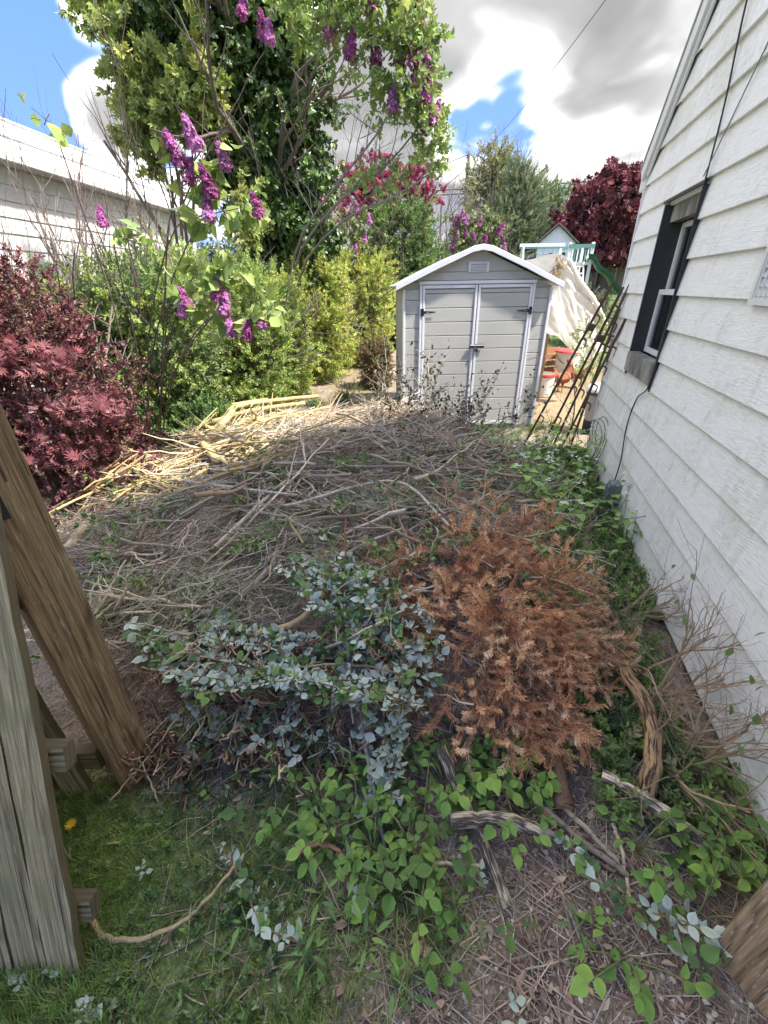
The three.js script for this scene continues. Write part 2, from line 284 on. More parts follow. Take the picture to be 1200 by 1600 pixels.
  mesh('head', boxG(ww - 0.05, 0.10, 0.06), std(WHITE, { map: grime }), W, [cs, WY1 - 0.055, 0.05]);
  mesh('sill', boxG(ww - 0.03, 0.135, 0.075), std(WHITE, { map: grime, roughness: 0.8 }), W, [cs, WY0 + 0.078, -0.004]);
  const sash = (y0, y1, z) => { for (const s of [WS0 + 0.05, WS1 - 0.05]) mesh('sash', boxG(0.036, y1 - y0, 0.03), trimM, W, [s, (y0 + y1) / 2, z]); for (const y of [y0 + 0.016, y1 - 0.016]) mesh('sash', boxG(ww - 0.14, 0.032, 0.029), trimM, W, [cs, y, z]); mesh('pane', boxG(ww - 0.13, y1 - y0 - 0.06, 0.004), new THREE.MeshPhysicalMaterial({ color: lin(0.55, 0.57, 0.58), roughness: 0.12, transmission: 1, thickness: 0, side: THREE.DoubleSide }), W, [cs, (y0 + y1) / 2, z]); };
  sash(WY0 + 0.15, cy + 0.03, 0.075); sash(cy, WY1 - 0.11, 0.112);
  { const gb = new GB(), n = 60; for (let i = 0; i <= n; i++) { const s = mix(WS0 + 0.03, WS1 - 0.03, i / n), z = 0.19 + 0.016 * Math.sin(i * 0.9) + 0.012 * Math.sin(i * 0.37 + 1); gb.v(s, WY0 + 0.14, z, 0, 0); gb.v(s, WY1 - 0.05, z, 0, 1); } for (let i = 0; i < n; i++) gb.q(i * 2, i * 2 + 2, i * 2 + 3, i * 2 + 1); mesh('curtain', gb.geo(), std(lin(0.42, 0.44, 0.45)), W); }
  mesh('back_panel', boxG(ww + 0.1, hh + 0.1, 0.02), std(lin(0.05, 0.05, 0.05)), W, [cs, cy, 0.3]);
  // louvred vent
  const vt = new THREE.Group(); vt.name = 'vent'; H.add(vt); const vs = 2.08, vy = 1.66;
  for (const [w, h, x, y] of [[0.34, 0.022, 0, 0.13], [0.34, 0.022, 0, -0.13], [0.022, 0.238, 0.159, 0], [0.022, 0.238, -0.159, 0]]) mesh('vent_frame', boxG(w, h, 0.02), trimM, vt, [vs + x, vy + y, -0.026]);
  for (let i = 0; i < 7; i++) mesh('slat', boxG(0.29, 0.022, 0.004), trimM, vt, [vs, vy - 0.1 + i * 0.033, -0.024], [0.6, 0, 0]);
  for (let i = 0; i < 8; i++) mesh('bar', boxG(0.006, 0.236, 0.004), trimM, vt, [vs - 0.13 + i * 0.037, vy, -0.035]);
}
// cables on the wall, service box, loose wire at its foot
const blackM = std(lin(0.012, 0.012, 0.013), { roughness: 0.5 });
one('wall_cable', new GB().tube(curve([onWall(3.24, 3.3, 0.035), onWall(3.27, 2.8, 0.035), onWall(3.2, 2.4, 0.03), onWall(3.145, 2.08, 0.04), onWall(3.142, 1.6, 0.04), onWall(3.142, 1.02, 0.04), onWall(3.36, 0.88, 0.03), onWall(3.42, 0.66, 0.03), onWall(3.33, 0.42, 0.035), onWall(3.31, 0.2, 0.05)], 60), 0.0045, 0.0045, 7).geo(), blackM, 'thick black cable running down the siding past the window to the ground', 'cable');
one('thin_wire', new GB().tube(curve([onWall(2.6, 3.05, 0.03), onWall(2.8, 2.6, 0.03), onWall(3.05, 2.3, 0.03), onWall(3.14, 2.1, 0.055)], 30), 0.003, 0.003, 5).geo(), std(lin(0.2, 0.2, 0.2)), 'thin grey wire slanting over the siding above the window', 'wire');
{ const b = thing('service_box', 'grey plastic service box low on the white siding among weeds', 'utility box', onWall(3.22, 0.12, 0.02).toArray(), HOUSE_TURN); const m = std(lin(0.16, 0.17, 0.18), { roughness: 0.5 }); mesh('body', rbox(0.11, 0.17, 0.08, 0.012), m, b, [0, 0.09, -0.04]); mesh('cover', rbox(0.095, 0.1, 0.012, 0.004), m, b, [0, 0.1, -0.086]); mesh('conduit', new GB().tube([V(0, -0.14, -0.04), V(0, 0.01, -0.04)], 0.014, 0.014, 8).geo(), m, b); }
{ seed(5); const gb = new GB(); for (let k = 0; k < 3; k++) { const pts = []; for (let i = 0; i <= 20; i++) { const a = i / 20 * 5.2 - 0.6; pts.push(onWall(4.1 + Math.cos(a) * (0.2 + k * 0.03) + k * 0.03, 0.33 + Math.sin(a) * (0.22 - k * 0.03), 0.03 + 0.02 * k + 0.015 * Math.sin(a * 2))); } gb.tube(pts, 0.0028, 0.0028, 5); } one('wire_coil', gb.geo(), blackM, 'loose loops of black wire against the siding behind the weeds', 'wire'); }

// ---------- garden shed ----------
{
  const S = thing('garden_shed', 'pale grey resin garden shed with white trimmed double doors', 'shed', [1.075, 0.0, -5.2], 1.2 * D2R);
  const panelM = std(lin(0.40, 0.40, 0.375), { roughness: 0.5, bumpMap: tex(512, 512, (u, v) => fbm(u * 30, v * 160, 2, 8, 30, 160), false, [2, 2]), bumpScale: 0.0009 }), trimM = std(lin(0.62, 0.63, 0.66), { roughness: 0.42 }), black = std(lin(0.012, 0.012, 0.013), { roughness: 0.45 });
  const HW = 0.825, EA = 1.57, DEP = 1.75, TOP = 1.63, CO = 0.1435, Y0 = 0.05;
  mesh('base', boxG(2 * HW + 0.02, 0.05, DEP), std(lin(0.25, 0.25, 0.25)), S, [0, 0.024, -DEP / 2 - 0.01]);
  const courses = (parent, x0, x1, y0, y1, z) => { for (let y = y0, k = 0; y < y1 - 0.02; y += CO, k++) { const h = Math.min(CO, y1 - y) - 0.006; mesh('panel', rbox(x1 - x0, h, 0.022, 0.0045), panelM, parent, [(x0 + x1) / 2, y + h / 2, z]); } mesh('backing', boxG(x1 - x0 - 0.004, y1 - y0 - 0.01, 0.012), panelM, parent, [(x0 + x1) / 2, (y0 + y1) / 2, z - 0.014]); };
  const wl = new THREE.Group(); wl.name = 'wall_panel'; S.add(wl); courses(wl, -HW + 0.028, -0.64, Y0, EA + 0.02, -0.02);
  const wr = new THREE.Group(); wr.name = 'wall_panel'; S.add(wr); courses(wr, 0.63, HW - 0.028, Y0, EA + 0.02, -0.02);
  for (const x of [-1, 1]) mesh('corner_post', rbox(0.03, EA + 0.02 - Y0, 0.045, 0.006), trimM, S, [x * (HW - 0.012), (EA + Y0) / 2 + 0.01, -0.012]);
  for (const x of [-0.628, 0.617]) mesh('door_post', rbox(0.026, TOP - Y0, 0.04, 0.006), trimM, S, [x, (TOP + Y0) / 2, -0.006]);
  mesh('lintel', rbox(1.29, 0.034, 0.04, 0.006), trimM, S, [-0.005, TOP + 0.018, -0.006]);
  for (const [x0, x1, hx, dir] of [[-0.612, -0.006, -0.606, 1], [0.001, 0.602, 0.598, -1]]) {
    const d = new THREE.Group(); d.name = 'door'; S.add(d);
    courses(d, x0 + 0.03, x1 - 0.026, Y0 + 0.06, TOP - 0.04, -0.012);
    for (const x of [x0 + 0.016, x1 - 0.013]) mesh('stile', rbox(0.028, TOP - Y0 - 0.02, 0.03, 0.006), trimM, d, [x, (TOP + Y0) / 2 + 0.005, -0.004]);
    for (const [y, h] of [[TOP - 0.022, 0.032], [Y0 + 0.04, 0.04]]) mesh('rail', rbox(x1 - x0 - 0.06, h, 0.029, 0.006), trimM, d, [(x0 + x1) / 2, y, -0.004]);
    for (const y of [1.36, 0.72, 0.16]) if (y !== 0.72) { const sh = new THREE.Shape(); sh.moveTo(0, -0.014); sh.lineTo(0.13, -0.006); sh.lineTo(0.135, 0); sh.lineTo(0.13, 0.006); sh.lineTo(0, 0.014); const h = new THREE.Group(); h.name = 'hinge'; d.add(h);
      h.position.set(hx, y, 0.014); if (dir < 0) h.scale.x = -1; h.updateMatrix();
      mesh('hinge', new THREE.ExtrudeGeometry(sh, { depth: 0.004, bevelEnabled: false }), black, h, [0.01, 0, 0]); mesh('hinge', boxG(0.026, 0.075, 0.006), black, h, [-0.008, 0, 0.003]); mesh('hinge', new THREE.CylinderGeometry(0.006, 0.006, 0.07, 8), black, h, [0.007, 0, 0.006]); mesh('screw', boxG(0.03, 0.006, 0.002), std(lin(0.4, 0.4, 0.4), { metalness: 0.8, roughness: 0.4 }), h, [0.055, 0, 0.0055]); }
  }
  { const h = new THREE.Group(); h.name = 'hasp'; S.add(h); mesh('hasp', rbox(0.11, 0.042, 0.012, 0.003), black, h, [0.06, 1.0, 0.02]); mesh('hasp', rbox(0.045, 0.03, 0.016, 0.003), black, h, [-0.03, 0.995, 0.02]); const bolt = new THREE.CylinderGeometry(0.008, 0.008, 0.16, 8).rotateZ(Math.PI / 2); mesh('bolt', bolt, std(lin(0.3, 0.3, 0.3), { metalness: 0.8, roughness: 0.4 }), h, [0.03, 1.005, 0.031]); mesh('padlock', rbox(0.034, 0.04, 0.016, 0.004), std(lin(0.03, 0.03, 0.03), { roughness: 0.3 }), h, [0.026, 0.955, 0.03]); mesh('shackle', new THREE.TorusGeometry(0.012, 0.0035, 6, 12, Math.PI), std(lin(0.4, 0.4, 0.4), { metalness: 0.9, roughness: 0.3 }), h, [0.026, 0.975, 0.03]); }
  // gable
  const gm = (y0, y1) => { const w = (y) => Math.max(0.001, (1.955 - y) / 0.41 - 0.0), sh = new THREE.Shape(); sh.moveTo(-Math.min(w(y0), HW), y0); sh.lineTo(Math.min(w(y0), HW), y0); if (w(y1) < HW) { sh.lineTo(w(y1), y1); sh.lineTo(-w(y1), y1); } else { sh.lineTo(HW, y1); sh.lineTo(-HW, y1); } sh.closePath(); return new THREE.ExtrudeGeometry(sh, { depth: 0.012, bevelEnabled: true, bevelSize: 0.003, bevelThickness: 0.004, bevelSegments: 2 }); };
  mesh('gable_panel', gm(1.672, 1.744), panelM, S, [0, 0, -0.024]); mesh('gable_panel', gm(1.752, 1.944), panelM, S, [0, 0, -0.024]);
  mesh('gable_backing', (() => { const sh = new THREE.Shape(); sh.moveTo(-HW, EA); sh.lineTo(HW, EA); sh.lineTo(HW, 1.60); sh.lineTo(0, 1.945); sh.lineTo(-HW, 1.60); return new THREE.ExtrudeGeometry(sh, { depth: 0.01, bevelEnabled: false }); })(), panelM, S, [0, 0, -0.042]);
  { const v = new THREE.Group(); v.name = 'vent'; S.add(v); mesh('vent_frame', rbox(0.225, 0.098, 0.012, 0.004), trimM, v, [-0.012, 1.792, -0.002]); for (let i = 0; i < 5; i++) { mesh('slat', rbox(0.165, 0.0095, 0.01, 0.002), trimM, v, [-0.012, 1.762 + i * 0.0152, 0.008], [0.5, 0, 0]); mesh('slot', boxG(0.165, 0.004, 0.002), std(lin(0.06, 0.06, 0.06)), v, [-0.012, 1.7545 + i * 0.0152, 0.0045]); } }
  for (const k of [-1, 1]) {   // roof and its fascia: a shallow bend near the ridge, as on moulded roofs
    const roof = (t, z0, z1, drop, m, name) => { const sh = new THREE.Shape(); const P = [[0, 1.985], [0.1, 1.968], [0.5, 1.805], [0.905, 1.625]]; P.forEach(([x, y], i) => i ? sh.lineTo(x * k, y - drop) : sh.moveTo(x * k, y - drop)); P.slice().reverse().forEach(([x, y]) => sh.lineTo(x * k, y - drop - t)); sh.closePath(); mesh(name, new THREE.ExtrudeGeometry(sh, { depth: z1 - z0, bevelEnabled: true, bevelSize: 0.003, bevelThickness: 0.003, bevelSegments: 1 }), m, S, [0, 0, z0]); };
    roof(0.02, -DEP - 0.08, 0.07, 0.0, std(lin(0.35, 0.36, 0.37), { roughness: 0.5 }), 'roof'); roof(0.048, 0.074, 0.092, -0.006, trimM, 'fascia');
    mesh('side_wall', boxG(0.02, EA, DEP), panelM, S, [k * (HW - 0.03), EA / 2 + 0.03, -DEP / 2 - 0.04]);
  }
  mesh('back_wall', boxG(2 * HW - 0.1, EA, 0.02), panelM, S, [0, EA / 2 + 0.03, -DEP - 0.02]);
}

// ---------- tarp, bins, buckets and scrap beside the shed ----------
{
  seed(77);
  const T = thing('canvas_tarp', 'grubby white canvas tarp slung from a post beside the grey shed', 'tarp', [0, 0, 0]);
  const cloth = tex(512, 512, (u, v) => { const a = fbm(u * 7, v * 7, 5, 4, 7, 7), b = fbm(u * 3, v * 16, 4, 14, 3, 16); return mix3([0.74, 0.70, 0.60], [0.50, 0.44, 0.32], sstep(0.52, 0.78, a * 0.65 + b * 0.35)); }, true);
  const gb = new GB(), N = 60;
  // corners: along the rope (top) and the free hem (bottom)
  const top = curve([[1.55, 1.92, -7.35], [2.1, 1.93, -6.9], [2.46, 1.97, -6.6], [2.72, 1.66, -6.55], [2.98, 1.38, -6.5], [3.2, 1.08, -6.5]], N), bot = curve([[1.75, 1.25, -7.2], [2.1, 1.1, -6.75], [2.42, 0.98, -6.5], [2.75, 0.76, -6.42], [3.02, 0.62, -6.42], [3.2, 0.78, -6.45]], N);
  for (let i = 0; i <= N; i++) for (let j = 0; j <= N; j++) {
    const u = i / N, v = j / N, p = top[i].clone().lerp(bot[i], v), fan = u * 26 - v * 3.5 + 2.5 * vn(u * 6, v * 3, 2);
    p.z += 0.014 * Math.sin(fan) * (0.4 + v) + 0.05 * (fbm(u * 9 - v * 3, v * 3, 4, 6) - 0.5) + 0.02 * (fbm(u * 34 - v * 6, v * 5, 3, 16) - 0.5); p.y -= 0.035 * Math.sin(u * 9) * v + 0.03 * (vn(u * 22, 3, 9) - 0.5) * (v > 0.98 ? 1 : 0); p.x += 0.02 * Math.cos(fan * 1.3) * v;
    if (v < 0.35 && u > 0.42) p.z += 0.03 * Math.sin(v * 40 + u * 22) * (0.35 - v) * 2.5;
    gb.v(p.x, p.y, p.z, u * 1.7, v * 0.9);
  }
  for (let i = 0; i < N; i++) for (let j = 0; j < N; j++) { const a = i * (N + 1) + j; gb.q(a, a + N + 1, a + N + 2, a + 1); }
  mesh('canvas', gb.geo(), new THREE.MeshPhysicalMaterial({ map: cloth, roughness: 0.9, transmission: 0.25, thickness: 0, side: THREE.DoubleSide }), T);
  const hem = new GB(); hem.tube(top.slice(28).map((p) => p.clone().add(V(0, 0.012, 0.015))), (t) => 0.022 + 0.016 * vn(t * 30, 1, 3), 0, 8); mesh('rolled_hem', hem.geo(), std(WHITE, { map: cloth }), T);
  mesh('post', new GB().tube([V(2.44, 0, -6.66), V(2.45, 1.96, -6.63)], 0.03, 0.028, 8).geo(), std(lin(0.2, 0.15, 0.1)), T);
  { const g2 = new GB(); for (let i = 0; i < 60; i++) { const p = V(2.40 + rs(0.06), 1.84 + rs(0.10), -6.53 + rs(0.02)); g2.tube(wander(p, p.clone().add(V(rs(0.07), -rr(0.04, 0.12), rr(0.0, 0.05))), 3, 0.15), 0.007, 0.003, 4, tint(lin(0.30, 0.22, 0.12), 0.4)); } mesh('frayed_tear', g2.geo(), std(WHITE, { vertexColors: true }), T); }
}
{
  const B = thing('feed_bin', 'grey upright bin with white lid beside the house corner', 'bin', [2.56, 0.0, -5.0]);
  const prof = (l) => new THREE.LatheGeometry(l.map(([r, y]) => new THREE.Vector2(r, y)), 28);
  mesh('bin_base', prof([[0, 0], [0.11, 0], [0.11, 0.16], [0, 0.16]]), std(lin(0.02, 0.02, 0.02)), B); mesh('body', prof([[0.10, 0.155], [0.108, 0.17], [0.125, 0.46], [0.125, 0.47]]), std(lin(0.30, 0.29, 0.28), { roughness: 0.5 }), B); mesh('rim', prof([[0.122, 0.46], [0.14, 0.465], [0.14, 0.5], [0.12, 0.505]]), std(lin(0.08, 0.08, 0.08)), B); mesh('lid', prof([[0.15, 0.5], [0.152, 0.53], [0.12, 0.57], [0.05, 0.59], [0, 0.592]]), std(lin(0.72, 0.72, 0.70), { roughness: 0.5 }), B);
}
function bucket(name, label, pos, r, h, bodyC, rimC, lidC) {
  const B = thing(name, label, 'bucket', pos); const prof = (l) => new THREE.LatheGeometry(l.map(([a, y]) => new THREE.Vector2(a, y)), 28);
  mesh('body', prof([[0, 0.005], [r * 0.82, 0.005], [r * 0.84, 0.02], [r, h]]), std(bodyC, { roughness: 0.55 }), B); mesh('rim', prof([[r, h - 0.04], [r * 1.05, h - 0.04], [r * 1.05, h], [r * 0.97, h + 0.004]]), std(rimC, { roughness: 0.5 }), B);
  if (lidC) mesh('lid', prof([[0, h + 0.02], [r * 0.9, h + 0.02], [r * 1.06, h + 0.008], [r * 1.07, h - 0.02]]), std(lidC, { roughness: 0.5 }), B);
  const a = []; for (let i = 0; i <= 16; i++) { const t = i / 16 * Math.PI; a.push(V(Math.cos(t) * r * 1.06, h - 0.05 - Math.sin(t) * h * 0.42, r * 0.75 * Math.sin(t) + 0.02)); } mesh('handle', new GB().tube(a, 0.006, 0.006, 5).geo(), std(lin(0.04, 0.04, 0.04)), B); return B;
}
bucket('plastic_bucket', 'pale plastic bucket with red lid under the tarp edge', [3.72, landH(0, -9), -8.8], 0.24, 0.46, lin(0.62, 0.55, 0.50), lin(0.6, 0.5, 0.45), lin(0.55, 0.035, 0.05));
bucket('feed_tub', 'off white tub with red rim right beside the shed corner', [2.62, 0, -7.0], 0.18, 0.36, lin(0.62, 0.60, 0.55), lin(0.5, 0.05, 0.04));
{ const c = thing('orange_crate', 'orange wooden crate behind the red rimmed tub', 'crate', [3.3, 0, -9.2], 0.3); const m = std(lin(0.36, 0.15, 0.07)); for (let i = 0; i < 4; i++) for (const [w, z] of [[0.6, 0.2], [0.6, -0.2]]) mesh('slat', boxG(w, 0.1, 0.018), m, c, [0, 0.07 + i * 0.125, z]); for (const x of [-0.29, 0.29]) for (const z of [-0.18, 0.18]) mesh('corner_post', boxG(0.03, 0.5, 0.03), m, c, [x, 0.25, z]); mesh('floor_panel', boxG(0.56, 0.02, 0.36), m, c, [0, 0.03, 0]); }
{ const c = thing('black_sack', 'black plastic sack lying on the orange crate', 'sack', [3.1, 0.49, -9.15]); const g = new THREE.SphereGeometry(0.24, 22, 14), P = g.attributes.position; for (let i = 0; i < P.count; i++) { const x = P.getX(i), y = P.getY(i), z = P.getZ(i), k = 1 + 0.35 * (fbm(x * 9 + 4, z * 9 + y * 5, 3, 2) - 0.5); P.setXYZ(i, x * k * 1.2, Math.max(-0.06, y * k * 0.5) + 0.06, z * k * 0.8); } g.computeVertexNormals(); mesh('sack_body', g, std(lin(0.015, 0.015, 0.016), { roughness: 0.35 }), c); mesh('tie', new GB().tube([V(0.2, 0.12, 0.02), V(0.3, 0.17, 0.05)], 0.03, 0.05, 7).geo(), std(lin(0.015, 0.015, 0.016), { roughness: 0.35 }), c); }
// hens: one smooth body each, from joined tapered capsules
function organic(bones, lo, hi, res, k, colorAt) {
  const mc = new MarchingCubes(res, new THREE.MeshBasicMaterial(), false, false, 120000), c = lo.clone().add(hi).multiplyScalar(0.5), half = Math.max(hi.x - lo.x, hi.y - lo.y, hi.z - lo.z) / 2, p = V(0, 0, 0), ab = V(0, 0, 0), ap = V(0, 0, 0);
  for (let z = 0; z < res; z++) for (let y = 0; y < res; y++) for (let x = 0; x < res; x++) {
    p.set((x - res / 2) / (res / 2), (y - res / 2) / (res / 2), (z - res / 2) / (res / 2)).multiplyScalar(half).add(c); let d = 0;
    for (const [a, b, ra, rb] of bones) { ab.subVectors(b, a); ap.subVectors(p, a); const t = clamp(ap.dot(ab) / Math.max(ab.lengthSq(), 1e-9)); d += Math.exp(-k * (ap.addScaledVector(ab, -t).length() - mix(ra, rb, t))); }
    mc.field[x + y * res + z * res * res] = Math.log(d) / k;
  }
  mc.isolation = 0; mc.update(); const n = mc.count, g = new THREE.BufferGeometry(), P = new Float32Array(n * 3), C = new Float32Array(n * 3);
  for (let i = 0; i < n; i++) { p.set(mc.positionArray[i * 3], mc.positionArray[i * 3 + 1], mc.positionArray[i * 3 + 2]).multiplyScalar(half).add(c); P.set([p.x, p.y, p.z], i * 3); const q = colorAt(p); C.set([q.r, q.g, q.b], i * 3); }
  g.setAttribute('position', new THREE.BufferAttribute(P, 3)); g.setAttribute('normal', new THREE.BufferAttribute(new Float32Array(mc.normalArray.slice(0, n * 3)), 3)); g.setAttribute('color', new THREE.BufferAttribute(C, 3)); g.computeVertexNormals(); return g;
}
{
  const b = (a, c, r, s) => [V(...a), V(...c), r, s];
  const hen = organic([b([-0.10, 0.24, 0], [0.08, 0.23, 0], 0.075, 0.095), b([-0.12, 0.26, 0], [-0.22, 0.40, 0], 0.05, 0.018), b([-0.12, 0.25, 0.02], [-0.25, 0.36, 0.03], 0.04, 0.012), b([-0.12, 0.25, -0.02], [-0.25, 0.36, -0.03], 0.04, 0.012), b([0.10, 0.27, 0], [0.17, 0.42, 0], 0.055, 0.026), b([0.17, 0.425, 0], [0.19, 0.435, 0], 0.028, 0.022), b([-0.06, 0.22, 0.07], [0.06, 0.24, 0.075], 0.02, 0.035), b([-0.06, 0.22, -0.07], [0.06, 0.24, -0.075], 0.02, 0.035), b([0, 0.2, 0.04], [0, 0.12, 0.042], 0.035, 0.012), b([0, 0.2, -0.04], [0, 0.12, -0.042], 0.035, 0.012), b([0, 0.12, 0.042], [0.01, 0.012, 0.045], 0.011, 0.010), b([0, 0.12, -0.042], [0.01, 0.012, -0.045], 0.011, 0.010), b([0.01, 0.012, 0.045], [0.055, 0.008, 0.055], 0.008, 0.005), b([0.01, 0.012, -0.045], [0.055, 0.008, -0.055], 0.008, 0.005)], V(-0.3, 0, -0.15), V(0.25, 0.48, 0.15), 56, 90, (p) => p.y < 0.1 ? lin(0.35, 0.22, 0.06) : mul(lin(0.20, 0.065, 0.028), 0.6 + 0.9 * fbm(p.x * 40, p.y * 40 + p.z * 25, 3, 5)));
  function mul(c, k) { return lin(c.r * k, c.g * k, c.b * k); }
  const hm = std(WHITE, { vertexColors: true }), red = std(lin(0.5, 0.03, 0.025));
  const comb = new GB(); for (let i = 0; i < 4; i++) comb.add(new THREE.SphereGeometry(0.012, 8, 6), M4([0.165 + i * 0.012, 0.455 - i * 0.002, 0], null, [0.7, 1.3, 0.35]));
  [['rusty brown hen pecking about in front of the buckets', [3.02, 0, -7.25], 0.5], ['second brown hen half hidden behind the leaning scrap bars', [3.42, 0, -7.6], 2.4]].forEach(([l, p, t]) => { const h = thing('hen', l, 'hen', p, t, 'hens scratching beside the shed'); mesh('body', hen, hm, h); mesh('comb', comb.geo(), red, h); mesh('beak', new THREE.ConeGeometry(0.009, 0.03, 6).rotateZ(-Math.PI / 2), std(lin(0.4, 0.25, 0.08)), h, [0.222, 0.432, 0]); });
}
{
  seed(31); const rust = std(WHITE, { map: tex(128, 256, (u, v) => mix3([0.085, 0.065, 0.05], [0.17, 0.10, 0.06], fbm(u * 8, v * 20, 4, 6, 8, 20)), true, [6, 2]), roughness: 0.9 });
  // scrap steel rails, each a flat angle section with pegs, leaning on the far end of the wall
  [['longest rusty rail leaning at the wall with its foot nearest the shed', [1.62, -4.62], [2.02, 1.63, -4.12]], ['rusty rail leaning at the wall, second from the shed', [1.78, -4.5], [2.05, 1.58, -4.0]], ['rusty rail in the middle of the leaning bundle', [1.86, -4.42], [2.08, 1.6, -3.96]], ['rusty rail with pegs leaning just before the window', [1.93, -4.36], [2.06, 1.5, -3.78]], ['short rusty rail tight against the siding corner', [1.99, -4.28], [2.07, 1.42, -4.02]]].forEach(([l, [bx, bz], t], i) => {
    const A = V(bx, groundH(bx, bz) - 0.03, bz), Bq = V(...t), dir = Bq.clone().sub(A), L = dir.length(), o = thing('metal_rail', l, 'rail', A.toArray(), 0, 'rusty rails leaning on the siding'); o.quaternion.setFromUnitVectors(UP, dir.normalize());
    mesh('flange', boxG(0.024, L, 0.004), rust, o, [0, L / 2, 0]); mesh('flange', boxG(0.004, L, 0.022), rust, o, [0.010, L / 2, -0.0135]);
    for (let k = 0; k < 4; k++) { const y = L * rr(0.2, 0.97), g = new GB().tube(curve([[0, y, 0], [0.045, y - 0.02, 0.01], [0.05, y - 0.09, 0.015]], 6), 0.009, 0.006, 5); mesh('peg', g.geo(), rust, o); }
    if (i < 2) mesh('bracket', boxG(0.07, 0.06, 0.03), rust, o, [0.01, L * (0.78 - i * 0.03), 0.02]);
  });
}

// ---------- leaf shapes ----------
// a leaf of length 1 along +y, facing +z: half widths along its length, a fold along the midrib, a curl towards the tip
function leafG(ws, { fold = 0.12, curl = 0.12, two = null, jag = 0, c = WHITE, vein = 1 } = {}) {
  const gb = new GB(), n = ws.length - 1;
  const layer = (off, col) => {
    const id = [], mid = lin(col.r * vein, col.g * vein, col.b * vein);
    for (let i = 0; i <= n; i++) { const t = i / n, w = ws[i] * (1 + (i % 2 ? jag : -jag)), z = -curl * t * t, y = t * (1 - curl * 0.3 * t); id.push([gb.v(-w, y, z + fold * w * 2 + off, 0, t, col), gb.v(0, y, z + off, 0.5, t, mid), gb.v(w, y, z + fold * w * 2 + off, 1, t, col)]); }
    for (let i = 0; i < n; i++) { const a = id[i], b = id[i + 1]; if (ws[i + 1] === 0) { gb.t(a[0], a[1], b[1]); gb.t(a[1], a[2], b[1]); } else if (ws[i] === 0) { gb.t(a[1], b[1], b[0]); gb.t(a[1], b[2], b[1]); } else { gb.q(a[0], a[1], b[1], b[0]); gb.q(a[1], a[2], b[2], b[1]); } }
  };
  layer(0, c); if (two) layer(-0.008, two);
  return gb.geo();
}
const LEAF_OVAL = leafG([0, 0.22, 0.20, 0], { fold: 0.2 }), LEAF_LONG = leafG([0, 0.15, 0.13, 0], { fold: 0.2, curl: 0.3 });
const LEAF_HEART = leafG([0.06, 0.36, 0.33, 0.16, 0], { fold: 0.16, curl: 0.25 });
// a palmate leaf: lobes from one point
function palmG(n, spread, w, len = 1) { const gb = new GB(), l = leafG([0, w, w * 0.8, 0], { fold: 0.2, curl: 0.25 }); for (let i = 0; i < n; i++) { const k = i / (n - 1) * 2 - 1; gb.add(l, M4([0, 0, 0.004 * i], [0, 0, k * spread], len * (1 - 0.35 * k * k))); } return gb.geo(); }
const LEAF_MAPLE = palmG(5, 1.25, 0.2), LEAF_LACE = palmG(7, 1.35, 0.085), LEAF_IVY = palmG(3, 0.8, 0.26, 0.95);
// a twig of leaves, growing along +y
function sprayG(leaf, n, len, size, open = 0.9, twig = lin(0.5, 0.4, 0.3), droop = 0) {
  const gb = new GB(); gb.tube([V(0, 0, 0), V(0.02 * len, len * 0.5, 0.03 * len), V(0, len, 0)], size * 0.045, size * 0.02, 3, twig);
  for (let i = 0; i < n; i++) { const t = (i + 0.5) / n, a = i * 2.4 + rs(0.4), d = V(Math.cos(a) * open, 1 - droop * 2, Math.sin(a) * open).normalize(); gb.add(leaf, aim(V(0, t * len, 0), d, rr(0, 6.28), size * rr(0.7, 1.15)), tint(WHITE, 0.18, 0.08)); }
  return gb.geo();
}
// foliage filling a set of lumpy ellipsoids: [x, y, z, rx, ry, rz, count]
function foliage(parent, name, geos, mat, blobs, size, colors, { shell = 0.55, lump = 0.5, upb = 0.25, sd = 1, hole = 0.0 } = {}) {
  const lists = geos.map(() => []), cols = geos.map(() => []);
  for (const [bx, by, bz, rx, ry, rz, cnt] of blobs) for (let i = 0; i < cnt; i++) {
    const d = rdir(), az = Math.atan2(d.z, d.x), lum = 1 + lump * (fbm(az * 1.6 + 10 + bx, d.y * 2.4 + 5 + bz, 3, sd) - 0.5) * 2, r = Math.pow(rr(shell, 1), 0.6) * lum;
    if (hole && fbm((bx + d.x * rx) * 2.3 + 7, (by + d.y * ry) * 2.3 + (bz + d.z * rz) * 1.7, 2, sd + 5) < hole) continue;
    const p = V(bx + d.x * rx * r, by + d.y * ry * r, bz + d.z * rz * r); if (p.y < landH(p.x, p.z) + 0.02) continue;
    const k = Math.floor(rnd() * geos.length), o = d.clone().multiplyScalar(0.8).add(rdir().multiplyScalar(0.8)); o.y += upb;
    lists[k].push(aim(p, o, rr(0, 6.28), size * rr(0.7, 1.25))); cols[k].push(tint(pick(colors), 0.22, 0.10));
  }
  geos.forEach((g, k) => { if (lists[k].length) many(name, g, mat, lists[k], parent, cols[k]); });
}
